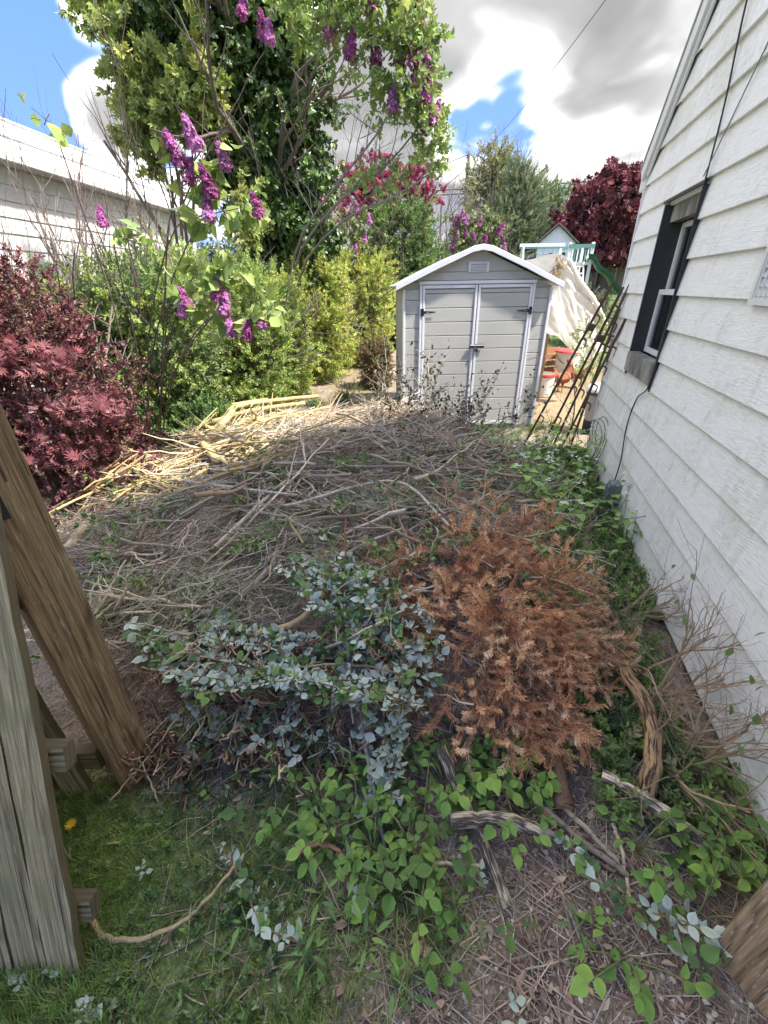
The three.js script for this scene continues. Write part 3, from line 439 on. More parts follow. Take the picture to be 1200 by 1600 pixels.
// a forking set of branches
function branches(gb, p, dir, len, r, depth, o) {
  const n = 4, pts = [p.clone()], d = dir.clone().normalize(); let q = p.clone();
  for (let i = 0; i < n; i++) { d.add(rdir().multiplyScalar(o.wig ?? 0.16)); d.y += (o.up ?? 0.05); d.normalize(); q = q.clone().addScaledVector(d, len / n); pts.push(q); }
  gb.tube(pts, r, r * (o.taper ?? 0.6), depth > 1 ? 6 : 4, tint(o.c, 0.15)); if (o.tips && depth === 0) o.tips.push([q.clone(), d.clone()]);
  if (depth <= 0) return;
  const kids = o.kids ?? 3; for (let i = 0; i < kids; i++) { const t = rr(0.35, 1), at = pts[Math.min(n, Math.max(1, Math.round(t * n)))], e = d.clone().addScaledVector(rdir(), o.spread ?? 0.75); branches(gb, at, e, len * rr(0.55, 0.8), r * (o.taper ?? 0.6) * rr(0.6, 0.85), depth - 1, o); }
}
const barkM = std(WHITE, { vertexColors: true, roughness: 0.95, bumpMap: tex(256, 256, (u, v) => fbm(u * 20, v * 8, 4, 3, 20, 8), false, [8, 3]), bumpScale: 0.006 });
const BARK = lin(0.13, 0.105, 0.085), BARKG = lin(0.19, 0.175, 0.155);
const GREEN = leafMat(WHITE), GLOSSY = leafMat(WHITE, { roughness: 0.4, transmission: 0.12 });
seed(900);
const SP_OVAL = [0, 1].map(() => sprayG(LEAF_OVAL, 13, 1, 0.42)), SP_HEART = [0, 1].map(() => sprayG(LEAF_HEART, 7, 1, 0.5, 1.0)), SP_IVY = [0, 1].map(() => sprayG(LEAF_IVY, 9, 1, 0.5, 1.1, lin(0.5, 0.4, 0.3), 0.35)), SP_MAPLE = [0, 1].map(() => sprayG(LEAF_MAPLE, 6, 1, 0.55, 1.0, lin(0.5, 0.3, 0.3), 0.2)), SP_SMALL = [0, 1].map(() => sprayG(LEAF_OVAL, 20, 1, 0.26, 1.0)), SP_LONG = [0, 1].map(() => sprayG(LEAF_LONG, 14, 1, 0.4, 0.7)), SP_LACE = [0, 1].map(() => sprayG(LEAF_LACE, 3, 0.5, 0.8, 1.2, lin(0.5, 0.2, 0.2), 0.2));
const NEEDLES = (() => { const gb = new GB(); gb.tube([V(0, 0, 0), V(0, 1, 0)], 0.012, 0.006, 3, lin(0.6, 0.5, 0.35)); for (let i = 0; i < 70; i++) { const t = i / 70, a = i * 2.4, d = V(Math.cos(a), 0.8, Math.sin(a)).normalize().multiplyScalar(rr(0.16, 0.24)), s = V(-d.z, 0, d.x).normalize().multiplyScalar(0.009); gb.t(gb.v(-s.x, t - 0, -s.z), gb.v(s.x, t, s.z), gb.v(d.x, t + d.y, d.z)); } return gb.geo(); })();

// ---------- far yard ----------
{
  const y0 = landH(8, -22), P = thing('climbing_frame', 'white and green climbing frame with slide on the back lawn', 'play set', [8.75, y0, -22]), w = std(lin(0.7, 0.7, 0.7), { roughness: 0.6 }), g = std(lin(0.012, 0.085, 0.068), { roughness: 0.4 }), g2 = std(lin(0.09, 0.22, 0.18), { roughness: 0.5 });
  for (const [x, z] of [[-0.45, 0.5], [0.55, 0.5], [-0.45, -0.6], [0.55, -0.6]]) mesh('post', boxG(0.11, 2.25, 0.11), w, P, [x, 1.12, z]);
  mesh('deck', boxG(1.1, 0.1, 1.15), w, P, [0.05, 1.45, -0.05]); mesh('top_rail', boxG(1.12, 0.14, 0.06), g2, P, [0.05, 2.1, 0.56]); mesh('top_rail', boxG(1.12, 0.14, 0.06), g2, P, [0.05, 2.1, -0.66]);
  for (let i = 0; i < 7; i++) mesh('baluster', boxG(0.05, 0.5, 0.04), i % 2 ? g2 : w, P, [-0.32 + i * 0.115, 1.76, 0.55]);
  mesh('swing_beam', boxG(2.0, 0.13, 0.12), w, P, [-1.5, 2.2, 0]); mesh('beam_cover', boxG(2.0, 0.05, 0.14), g2, P, [-1.5, 2.09, 0]); for (const z of [-0.5, 0.5]) mesh('leg', new GB().tube([V(-2.4, 0, z * 1.6), V(-2.35, 2.2, 0)], 0.055, 0.055, 6).geo(), w, P);
  for (const x of [-1.9, -1.2]) { const s = new THREE.Group(); s.name = 'swing'; P.add(s); for (const k of [-0.2, 0.2]) mesh('chain', new GB().tube([V(x + k, 0.45, 0), V(x + k, 2.1, 0)], 0.008, 0.008, 4).geo(), std(lin(0.3, 0.3, 0.3)), s); mesh('swing_seat', boxG(0.46, 0.04, 0.16), g, s, [x, 0.44, 0]); }
  for (const x of [-0.18, 0.22]) mesh('ladder_rail', new GB().tube([V(x, 0, 1.15), V(x, 1.5, 0.6)], 0.04, 0.04, 5).geo(), w, P); for (let i = 0; i < 5; i++) mesh('rung', boxG(0.4, 0.06, 0.08), w, P, [0.02, 0.25 + i * 0.27, 1.06 - i * 0.1]);
  const gb = new GB(), path = curve([[0.35, 1.6, 0.5], [0.6, 1.55, 0.55], [0.95, 1.12, 0.62], [1.3, 0.92, 0.7], [1.65, 0.45, 0.78], [2.0, 0.18, 0.86], [2.3, 0.12, 0.92]], 30), prof = [[-0.3, 0.2], [-0.27, 0.2], [-0.24, 0.03], [0, 0], [0.24, 0.03], [0.27, 0.2], [0.3, 0.2]];
  path.forEach((p) => prof.forEach(([a, b]) => gb.v(p.x - 0.05 * a, p.y + b, p.z + a))); for (let i = 0; i < path.length - 1; i++) for (let k = 0; k < prof.length - 1; k++) { const a = i * prof.length + k; gb.q(a, a + 1, a + prof.length + 1, a + prof.length); } mesh('slide', gb.geo(), g, P);
}
{ const y = landH(11, -21.5), r = std(lin(0.6, 0.05, 0.03), { roughness: 0.45 }), c = thing('toy_rocker', 'small red plastic toy seat at the foot of the green slide', 'toy', [11.0, y, -21.0], 0.5); mesh('seat', rbox(0.4, 0.06, 0.3, 0.02), r, c, [0, 0.25, 0]); mesh('backrest', rbox(0.06, 0.42, 0.28, 0.02), r, c, [0.22, 0.48, 0], [0, 0, -0.35]); for (const x of [-0.18, 0.18]) for (const z of [-0.13, 0.13]) mesh('leg', new GB().tube([V(x, 0.25, z), V(x * 1.7, 0, z * 1.5)], 0.03, 0.03, 6).geo(), r, c); mesh('arm', new GB().tube([V(-0.25, 0.3, 0.14), V(-0.3, 0.5, 0.14)], 0.03, 0.03, 6).geo(), r, c); }
{
  const y = landH(9, -26), P = thing('playhouse', 'small white playhouse with brown shingle roof behind the climbing frame', 'playhouse', [9.15, y, -25.6], -0.35); P.scale.setScalar(1.16); const w = std(lin(0.68, 0.70, 0.72)), d = std(lin(0.03, 0.03, 0.035)), rf = std(lin(0.2, 0.165, 0.13));
  for (let i = 0; i < 15; i++) mesh('siding_board', boxG(1.5, 0.135, 0.03), w, P, [0, 0.08 + i * 0.14, 1.0], [-0.05, 0, 0]);
  mesh('wall', boxG(1.5, 2.1, 1.96), w, P, [0, 1.05, 0]); const sh = new THREE.Shape(); sh.moveTo(-0.75, 2.1); sh.lineTo(0.75, 2.1); sh.lineTo(0, 2.72); mesh('gable', new THREE.ExtrudeGeometry(sh, { depth: 1.98, bevelEnabled: false }), w, P, [0, 0, -0.99]);
  for (const k of [-1, 1]) { mesh('roof', boxG(1.18, 0.05, 2.3), rf, P, [k * 0.44, 2.42, 0], [0, 0, -k * 0.69]); mesh('barge_board', boxG(1.18, 0.07, 0.03), d, P, [k * 0.44, 2.375, 1.12], [0, 0, -k * 0.69]); }
  { const f = new THREE.Group(); f.name = 'window'; P.add(f); mesh('pane', boxG(0.4, 0.5, 0.03), std(lin(0.08, 0.1, 0.12), { roughness: 0.15 }), f, [0.1, 1.45, 1.02]); for (const x of [-0.16, 0.36]) mesh('shutter', boxG(0.12, 0.55, 0.03), d, f, [x, 1.45, 1.04]); mesh('muntin', boxG(0.03, 0.5, 0.02), w, f, [0.1, 1.45, 1.045]); mesh('muntin', boxG(0.4, 0.03, 0.02), w, f, [0.1, 1.45, 1.046]); }
  mesh('door', boxG(0.02, 1.5, 0.7), d, P, [0.765, 0.8, 0.2]);
}
{
  const F = thing('board_fence', 'weathered grey board fence along the back of the lawn', 'fence', [0, 0, -30]), m = [0.9, 1, 1.12].map((k) => std(lin(0.17 * k, 0.135 * k, 0.11 * k))); seed(12);
  for (let i = 0; i < 70; i++) { const x = 11 + i * 0.152, y = landH(x, -30); mesh('board', boxG(0.14, 1.5, 0.02), pick(m), F, [x, y + 0.75 + rs(0.02), rs(0.006)]); }
  for (const h of [0.4, 1.2]) mesh('rail', boxG(10.6, 0.09, 0.04), m[0], F, [16.2, landH(0, -30) + h, -0.035]);
}
{ const h = thing('grey_house', 'low house with grey roof far behind the red tree', 'house', [19, landH(0, -48), -48], 0.1), w = std(lin(0.5, 0.5, 0.5)), r = std(lin(0.13, 0.13, 0.14)); mesh('wall', boxG(12, 3, 7), w, h, [2, 1.5, 0]); for (const k of [-1, 1]) mesh('roof', boxG(12.6, 0.15, 4.6), r, h, [2, 4.3, k * 1.95], [k * 0.55, 0, 0]); mesh('window', boxG(1.2, 1.2, 0.1), std(lin(0.05, 0.06, 0.08), { roughness: 0.2 }), h, [0, 1.8, 3.5]); mesh('chimney', boxG(0.7, 1.6, 0.7), std(lin(0.25, 0.15, 0.12)), h, [4, 5.4, -0.4]); }
// poles and overhead wires
const poleM = std(lin(0.16, 0.13, 0.11));
{ const p = thing('utility_pole', 'slim wooden utility pole rising behind the lilac in bloom', 'utility pole', [7.6, landH(0, -45), -45]); mesh('shaft', new GB().tube([V(0, 0, 0), V(0, 9.9, 0)], 0.19, 0.14, 10).geo(), poleM, p); mesh('insulator', new GB().tube([V(0, 9.9, 0), V(0, 10.1, 0)], 0.05, 0.05, 6).geo(), poleM, p); }
{ const p = thing('utility_pole', 'farther, shorter pole seen above the hedge tops', 'utility pole', [7.35, landH(0, -60), -60]); mesh('shaft', new GB().tube([V(0, 0, 0), V(0, 9.2, 0)], 0.16, 0.13, 10).geo(), poleM, p); }
function wire(label, a, b, r, sag) { const A = V(...a), B = V(...b), pts = []; for (let i = 0; i <= 24; i++) { const t = i / 24; pts.push(A.clone().lerp(B, t).add(V(0, -sag * 4 * t * (1 - t), 0))); } one('overhead_wire', new GB().tube(pts, r, r, 4).geo(), std(lin(0.03, 0.03, 0.03)), label, 'wire'); }
wire('upper of the two dark wires crossing behind the red tree', [-12, 8.6, -45], [40, 10.4, -45], 0.045, 0.2);
wire('lower of the two dark wires crossing behind the red tree', [-12, 8.3, -45], [40, 9.9, -45], 0.045, 0.15);
wire('wire falling from the pole top towards the hedge trees', [7.6, 11.4, -45], [-14, 6.6, -45], 0.03, 0.4);
wire('service wire sweeping down across the clouds to the house roof', [4.6, 7.5, 1.0], [8.2, 11.3, -44.8], 0.012, 0.9);

// ---------- far trees ----------
function tree(name, label, x, z, h, trunkR, o, group) {
  const y = landH(x, z) - 0.05, T = thing(name, label, 'tree', [x, y, z], 0, group), gb = new GB(); T.userData.tips = undefined; delete T.userData.tips;
  gb.tube(curve([[0, 0, 0], [rs(0.1), h * 0.2, rs(0.1)], [rs(0.15), h * 0.45, rs(0.15)]], 8), trunkR, trunkR * 0.6, 8, o.bark ?? BARK);
  for (let i = 0; i < (o.limbs ?? 6); i++) { const a = i / (o.limbs ?? 6) * 6.28 + rs(0.4); branches(gb, V(0, h * rr(0.18, 0.42), 0), V(Math.cos(a) * (o.out ?? 0.8), 1, Math.sin(a) * (o.out ?? 0.8)), h * 0.32, trunkR * 0.5, o.depth ?? 2, { c: o.bark ?? BARK, kids: 3, spread: 0.7, up: 0.08 }); }
  mesh('trunk', gb.geo(), barkM, T); return T;
}
seed(41);
{ const t = tree('pale_budding_tree', 'tall airy tree in pale yellow green bud behind the pine', 8.9, -40, 10, 0.2, { limbs: 10, depth: 3, out: 0.45, bark: BARKG }); foliage(t, 'crown', SP_SMALL, GREEN, [[-0.6, 6.3, 0, 2.0, 3.2, 1.6, 900], [1.0, 5.6, 0.2, 1.8, 2.8, 1.5, 700], [0, 8, 0, 1.3, 2.0, 1.2, 400]], 0.5, [lin(0.30, 0.30, 0.10), lin(0.24, 0.26, 0.08), lin(0.34, 0.32, 0.16)], { shell: 0.1, lump: 0.5, sd: 4 }); }
{ const t = tree('pine_tree', 'blue green pine with soft upswept boughs beyond the shed', 8.3, -31, 7.2, 0.16, { limbs: 8, depth: 2, out: 0.9 }); foliage(t, 'crown', [NEEDLES], leafMat(WHITE, { transmission: 0.1 }), [[0, 2.0, 0, 2.4, 1.8, 2.0, 1700], [-0.25, 3.8, 0, 1.9, 1.7, 1.6, 1500], [0.4, 5.1, 0, 1.3, 1.5, 1.1, 900], [0.0, 6.1, 0, 0.75, 1.0, 0.6, 350]], 0.55, [lin(0.15, 0.21, 0.10), lin(0.11, 0.16, 0.08), lin(0.22, 0.26, 0.11)], { shell: 0.15, lump: 0.6, upb: 0.6, sd: 6 }); }
{ const t = tree('red_maple', 'dark red leaved maple tree behind the house corner', 13.4, -29, 6.3, 0.2, { limbs: 7, depth: 2, out: 1.0, bark: lin(0.09, 0.07, 0.065) }); foliage(t, 'crown', SP_MAPLE, leafMat(WHITE, { transmission: 0.25 }), [[0, 3.6, 0, 2.6, 1.7, 2.0, 1700], [-1.2, 2.7, 0.3, 1.9, 1.0, 1.5, 800], [1.3, 3.0, 0.3, 2.0, 1.2, 1.5, 800], [0.2, 4.9, 0, 1.6, 1.1, 1.3, 700], [-2.0, 3.2, 0, 1.0, 0.8, 1, 300]], 0.55, [lin(0.14, 0.022, 0.032), lin(0.21, 0.04, 0.05), lin(0.09, 0.016, 0.023)], { shell: 0.25, lump: 0.55, sd: 9 }); }
{ const t = tree('thin_green_tree', 'thin young green tree between the pine and the red tree', 13, -40, 7, 0.12, { limbs: 6, depth: 3, out: 0.6, bark: BARKG }); foliage(t, 'crown', SP_OVAL, GREEN, [[0, 5.2, 0, 2.2, 2.2, 1.6, 520]], 0.55, [lin(0.12, 0.18, 0.06), lin(0.17, 0.21, 0.09)], { shell: 0.1, lump: 0.6, sd: 14 }); }
{ seed(43); const t = tree('bare_tree', 'leafless grey tree standing against the clouds above the hedge', 5.2, -38, 7.6, 0.09, { limbs: 9, depth: 3, out: 0.4, bark: lin(0.24, 0.2, 0.18) }); }
{ const t = tree('bare_tree', 'leafless treetop poking over the red maple', 17.2, -36, 9, 0.09, { limbs: 9, depth: 3, out: 0.4, bark: lin(0.2, 0.17, 0.15) }); }
{ seed(44); const g = new THREE.Group(); const blobs = []; for (let i = 0; i < 60; i++) { const a = -2.6 + i / 60 * 3.4, R = rr(75, 95), x = Math.sin(a + 1) * R, z = -Math.cos(a + 1) * R; blobs.push([x, landH(x, z) + rr(1.0, 3.0), z, rr(4, 7), rr(2.5, 5), rr(3, 5), 160]); } const lists = [], cols = []; for (const [bx, by, bz, rx, ry, rz, c] of blobs) for (let i = 0; i < c; i++) { const d = rdir(); lists.push(aim(V(bx + d.x * rx, Math.max(0.8, by + d.y * ry), bz + d.z * rz), rdir(), rr(0, 6), rr(1.6, 2.6))); cols.push(tint(pick([lin(0.08, 0.12, 0.04), lin(0.12, 0.16, 0.05), lin(0.06, 0.09, 0.04)]), 0.2)); } const m = many('treeline', SP_SMALL[0], GREEN, lists, scene, cols); meta(m, 'low green line of trees closing off the far end of the yards', 'treeline', null, 'stuff'); }

// ---------- neighbour's white building, far side of the hedge ----------
{
  const a = -6 * D2R, N = thing('white_outbuilding', 'long white sided building behind the bare branches', 'building', [-6.9, 0, -4], a), w = std(lin(0.6, 0.6, 0.59), { roughness: 0.55 }), sh = std(lin(0.34, 0.35, 0.36));
  // local x outward (towards the yard), local -z along the wall
  const L = 14.5, wallTop = 3.55;
  mesh('wall', boxG(0.12, wallTop, L), w, N, [-0.1, wallTop / 2, -L / 2 + 3]);
  for (let y = 0.1; y < wallTop - 0.1; y += 0.245) mesh('siding_board', boxG(0.022, 0.236, L), w, N, [-0.028, y + 0.118, -L / 2 + 3], [0, 0, 0.075]);
  mesh('soffit', boxG(0.34, 0.03, L), sh, N, [0.10, wallTop + 0.02, -L / 2 + 3]); mesh('gutter', boxG(0.1, 0.11, L), w, N, [0.3, wallTop + 0.06, -L / 2 + 3]);
  mesh('roof_panel', boxG(1.2, 0.03, L), w, N, [-0.18, wallTop + 0.34, -L / 2 + 3], [0, 0, -0.52]); mesh('roof_panel', boxG(1.2, 0.03, L), w, N, [-1.19, wallTop + 0.95, -L / 2 + 3], [0, 0, -0.52]); mesh('roof_seam', boxG(0.06, 0.03, L), sh, N, [-0.66, wallTop + 0.655, -L / 2 + 3], [0, 0, -0.52]);
  mesh('roof_panel', boxG(2.4, 0.03, L), w, N, [-2.7, wallTop + 0.7, -L / 2 + 3], [0, 0, 0.52]);
  for (const z of [2.9, 3.1 - L]) mesh('end_wall', boxG(3.6, wallTop + 0.6, 0.12), w, N, [-1.85, wallTop / 2 + 0.3, z]);
}

// ---------- plants along the hedge line ----------
const PANICLE = (() => { seed(61); const gb = new GB(), fl = new GB(), pet = leafG([0, 0.3, 0.26, 0], { fold: -0.1, curl: -0.2 }); for (let k = 0; k < 4; k++) fl.add(pet, M4([0, 0, 0], [1.15, 0, 0]).premultiply(M4([0, 0, 0], [0, k * 1.57, 0]))); const f = fl.geo();
  gb.tube([V(0, -0.15, 0), V(0, 0.95, 0)], 0.02, 0.01, 4, lin(0.3, 0.4, 0.2));
  for (let i = 0; i < 330; i++) { const t = rnd(), a = rr(0, 6.28), R = (0.30 * Math.pow(Math.max(0, 1 - t), 0.6) * Math.min(1, 0.55 + t * 4) * (0.6 + 0.8 * vn(a * 1.3, t * 7, 4)) + 0.03) * Math.sqrt(rr(0.35, 1)), d = V(Math.cos(a) + rs(0.6), 0.5 + rs(0.7), Math.sin(a) + rs(0.6)); gb.add(f, aim(V(Math.cos(a) * R, t, Math.sin(a) * R), d, rr(0, 6), rr(0.06, 0.09)), tint(WHITE, 0.3, 0.1)); } return gb.geo(); })();
const lilacM = [lin(0.40, 0.10, 0.31), lin(0.47, 0.17, 0.41), lin(0.31, 0.06, 0.21)].map((c) => leafMat(c, { transmission: 0.2 }));
function panicle(parent, p, len, dir = V(rs(0.35), 1, rs(0.35)), m = pick(lilacM)) { const o = mesh('flower_panicle', PANICLE, m, parent); aim(p, dir, rr(0, 6), V(len * 0.95, len, len * 0.95)).decompose(o.position, o.quaternion, o.scale); }
function shrub(name, label, x, z, blobs, geos, mat, size, colors, o = {}) {
  const T = thing(name, label, o.cat ?? 'shrub', [x, landH(x, z) - 0.02, z], 0, o.group), gb = new GB(), mh = Math.max(...blobs.map((b) => b[1]));
  for (let i = 0; i < (o.stems ?? 7); i++) { const a = rr(0, 6.28); branches(gb, V(Math.cos(a) * 0.1, 0, Math.sin(a) * 0.1), V(Math.cos(a) * 0.5, 1, Math.sin(a) * 0.5), mh * 0.75, 0.016 + mh * 0.006, o.depth ?? 2, { c: o.bark ?? BARK, kids: 3, spread: 0.8 }); }
  mesh('stems', gb.geo(), barkM, T); foliage(T, 'foliage', geos, mat, blobs, size, colors, { shell: 0.35, lump: 0.5, ...o }); return T;
}
const G_DARK = [lin(0.11, 0.18, 0.042), lin(0.15, 0.22, 0.05), lin(0.08, 0.135, 0.035)], G_MID = [lin(0.28, 0.38, 0.07), lin(0.33, 0.41, 0.085), lin(0.21, 0.30, 0.055)], G_YEL = [lin(0.38, 0.43, 0.065), lin(0.32, 0.40, 0.06), lin(0.42, 0.43, 0.09)];
seed(200);
// the ivy clad tree
{
  const T = thing('ivy_clad_tree', 'tall tree trunk swallowed by dark glossy ivy', 'tree', [-1.8, 0, -9]); const gb = new GB();
  gb.tube(curve([[0, -0.1, 0], [0.05, 2, 0], [-0.2, 4, 0.1], [-0.5, 7, 0]], 10), 0.24, 0.14, 10, BARK); for (let i = 0; i < 12; i++) { const a = i * 0.9; branches(gb, V(-0.1, rr(2.6, 5), 0), V(Math.cos(a), rr(0.2, 0.9), Math.sin(a)), 1.5, 0.06, 2, { c: BARK, kids: 3 }); } mesh('trunk', gb.geo(), barkM, T);
  foliage(T, 'ivy', SP_IVY, GLOSSY, [[0, 0.9, 0, 0.55, 1.2, 0.55, 1500], [0.0, 2.2, 0, 0.62, 1.0, 0.6, 1900], [0.2, 3.0, 0.1, 0.72, 0.9, 0.7, 1900], [-0.3, 4.0, 0, 0.85, 0.9, 0.8, 2000], [-1.05, 4.85, 0.1, 1.1, 0.75, 0.9, 2000], [0.2, 4.5, 0, 0.75, 1.0, 0.8, 1700], [-0.6, 5.9, 0, 1.8, 1.1, 1.2, 2400], [0.45, 2.1, 0.2, 0.4, 0.6, 0.35, 500]], 0.20, [lin(0.07, 0.125, 0.03), lin(0.095, 0.16, 0.038), lin(0.13, 0.21, 0.05), lin(0.045, 0.085, 0.024)], { shell: 0.5, lump: 0.65, upb: -0.3, sd: 31, hole: 0.36 });
}
{ const t = tree('young_maple', 'yellow green maple foliage drooping in front of the ivy', -3.3, -8.2, 5.2, 0.06, { limbs: 6, depth: 2, out: 0.4 }); foliage(t, 'crown', SP_MAPLE, GREEN, [[-0.1, 4.6, 0, 0.55, 0.75, 0.5, 420], [0.05, 3.8, 0.1, 0.42, 0.5, 0.4, 260], [0.75, 4.2, 0.3, 0.4, 0.55, 0.3, 150], [1.2, 2.75, 0.4, 0.3, 0.4, 0.25, 120], [0.9, 5.1, 0.4, 0.6, 0.4, 0.4, 170]], 0.19, [lin(0.28, 0.34, 0.07), lin(0.22, 0.29, 0.06), lin(0.34, 0.38, 0.09)], { shell: 0.2, lump: 0.7, upb: -0.3, sd: 33, hole: 0.4 }); }
// tall lilac on the right of the ivy
{
  const T = thing('tall_lilac', 'tall lilac with purple blooms arching out beyond the ivy tree', 'lilac', [-0.9, 0, -6.4]), gb = new GB(), tips = [];
  for (const [dx, dy, dz, l] of [[0.25, 1, -0.2, 2.2], [0.1, 1, -0.25, 2.4]]) branches(gb, V(-0.75 + rs(0.06), 0, -1.9 + rs(0.06)), V(dx, dy, dz), l, 0.024, 3, { c: BARKG, kids: 3, spread: 0.7, up: 0.03, tips, taper: 0.65 });
  for (const p of [[[-0.75, 0.3, -1.9], [-0.5, 1.8, -1.3], [0.45, 2.55, 0.2], [1.0, 2.85, 0.3], [1.4, 3.2, 0.35]], [[-0.8, 0.3, -1.9], [-0.45, 2.0, -1.2], [0.5, 2.75, 0.3], [0.9, 3.1, 0.4], [1.25, 3.55, 0.4]], [[-0.7, 0.3, -1.8], [-0.4, 1.7, -1.2], [0.5, 2.35, 0.25], [1.1, 2.55, 0.4], [1.5, 2.75, 0.4]]]) { gb.tube(curve(p, 12), 0.022, 0.007, 5, BARKG); for (let i = 0; i < 5; i++) branches(gb, curve(p, 12)[5 + i], V(rs(), 0.6, rs(0.5)), 0.45, 0.006, 2, { c: BARKG, kids: 3, tips }); }
  mesh('stems', gb.geo(), barkM, T);
  foliage(T, 'foliage', SP_HEART, GREEN, [[1.3, 3.55, 0.4, 0.3, 0.5, 0.3, 190], [1.0, 4.05, 0.4, 0.45, 0.35, 0.4, 230], [1.5, 3.0, 0.4, 0.13, 0.3, 0.2, 60], [0.35, 4.15, 0.3, 0.6, 0.35, 0.45, 230], [0.9, 2.72, 0.3, 0.4, 0.1, 0.2, 34], [0.75, 3.4, 0.3, 0.35, 0.25, 0.3, 40]], 0.135, [lin(0.21, 0.30, 0.065), lin(0.27, 0.35, 0.085), lin(0.16, 0.23, 0.05)], { shell: 0.15, lump: 0.6, sd: 35 });
  for (const [x, y] of [[0.45, 3.88], [0.25, 3.7], [-1.13, 3.94], [-1.04, 3.85], [-0.28, 3.75], [-0.04, 4.07], [-0.48, 3.94], [0.56, 3.59], [0.52, 3.2], [0.35, 3.5], [0.16, 3.35], [0.60, 3.24], [-1.33, 4.1], [0.02, 3.74], [0.4, 3.67], [0.44, 3.98], [0.5, 3.42]]) panicle(T, V(x + 0.9, y - 0.1, 0.45 + rs(0.1)), rr(0.17, 0.25));
}
// the hedge, shrub by shrub
shrub('privet_shrub', 'dark green privet behind the red leaved shrubs', -2.75, -4.9, [[0, 0.9, 0, 0.8, 0.9, 0.7, 1500], [0.5, 1.25, 0.2, 0.6, 0.6, 0.5, 700], [-0.6, 1.3, 0, 0.7, 0.5, 0.6, 600]], SP_SMALL, GREEN, 0.17, G_DARK.concat(G_MID), { sd: 51 });
shrub('privet_shrub', 'green privet with bare twigs in front of the ivy trunk', -2.0, -6.0, [[0, 0.9, 0, 0.75, 0.95, 0.7, 1500], [0.35, 1.45, 0, 0.5, 0.5, 0.5, 600], [-0.55, 1.55, 0, 0.6, 0.6, 0.5, 600], [-1.1, 1.5, -0.2, 0.6, 0.55, 0.5, 500]], SP_SMALL, GREEN, 0.17, G_MID, { sd: 52 });
shrub('low_shrub', 'low bright green bush under the hanging lilac blooms', -2.05, -4.55, [[0, 0.28, 0, 0.42, 0.32, 0.35, 800]], SP_SMALL, GREEN, 0.14, [lin(0.13, 0.24, 0.045), lin(0.10, 0.19, 0.04)], { sd: 53, stems: 5 });
shrub('privet_shrub', 'mid green bush at the bend of the straw path', -1.75, -7.0, [[0, 0.7, 0, 0.7, 0.85, 0.7, 1300], [0.15, 1.3, 0, 0.5, 0.5, 0.5, 500]], SP_SMALL, GREEN, 0.18, G_MID.concat(G_YEL), { sd: 54 });
shrub('privet_shrub', 'yellow green rounded bush to the left of the shed roof', -1.4, -8.7, [[0, 0.8, 0, 0.85, 1.0, 0.8, 1500], [0.2, 1.6, 0, 0.6, 0.55, 0.5, 600]], SP_SMALL, GREEN, 0.2, G_YEL, { sd: 55 });
shrub('privet_shrub', 'brightest yellow green bush nearest the shed wall', -0.75, -10.6, [[0, 0.9, 0, 1.0, 1.1, 0.9, 1500], [0.3, 1.7, 0, 0.8, 0.6, 0.7, 700]], SP_SMALL, GREEN, 0.22, G_YEL, { sd: 56 });
shrub('tall_shrub', 'tall fresh green bush rising behind the yellow hedge', 0.45, -12.8, [[0, 1.3, 0, 1.1, 1.4, 1, 1500], [0.1, 2.5, 0, 0.8, 0.9, 0.7, 900]], SP_LONG, GREEN, 0.26, [lin(0.13, 0.23, 0.045), lin(0.10, 0.18, 0.04), lin(0.16, 0.26, 0.05)], { sd: 57 });
shrub('tall_shrub', 'green bush just behind the shed ridge', 1.6, -13.2, [[0, 1.0, 0, 0.9, 1.2, 0.9, 1200]], SP_LONG, GREEN, 0.26, [lin(0.12, 0.21, 0.045), lin(0.10, 0.17, 0.04)], { sd: 58 });
shrub('copper_shrub', 'small copper tinged bush standing by the straw path', -0.1, -7.9, [[0, 0.42, 0, 0.26, 0.42, 0.26, 520]], SP_SMALL, GREEN, 0.14, [lin(0.20, 0.13, 0.045), lin(0.13, 0.15, 0.04), lin(0.16, 0.08, 0.035)], { sd: 59, stems: 4 });
shrub('hedge_bush', 'grey green bush on the lawn behind the tarp edge', 5.6, -12.5, [[0, 0.6, 0, 0.55, 0.75, 0.55, 700]], SP_LONG, GREEN, 0.2, [lin(0.13, 0.14, 0.07), lin(0.10, 0.11, 0.06)], { sd: 60, stems: 5 });
{ const t = shrub('pink_blossom_tree', 'tree with loose pink blossom above the hedge', 0.1, -13.5, [[0, 3.4, 0, 1.5, 0.8, 0.9, 260]], SP_OVAL, GREEN, 0.2, [lin(0.20, 0.07, 0.06), lin(0.13, 0.12, 0.05)], { sd: 62, stems: 6, cat: 'tree', depth: 3, shell: 0.1, hole: 0.4 }); seed(63); const l = [], c = []; for (let i = 0; i < 420; i++) { const d = rdir(), k = Math.pow(rnd(), 0.4); l.push(aim(V(d.x * 1.6 * k, 3.5 + d.y * 0.85 * k, d.z * 0.9 * k), rdir().add(V(0, 0.5, 0)), rr(0, 6), rr(0.14, 0.24))); c.push(tint(pick([lin(0.42, 0.05, 0.14), lin(0.5, 0.1, 0.22), lin(0.3, 0.03, 0.09)]), 0.2)); } many('blossom', PANICLE, leafMat(WHITE, { transmission: 0.2 }), l, t, c); }
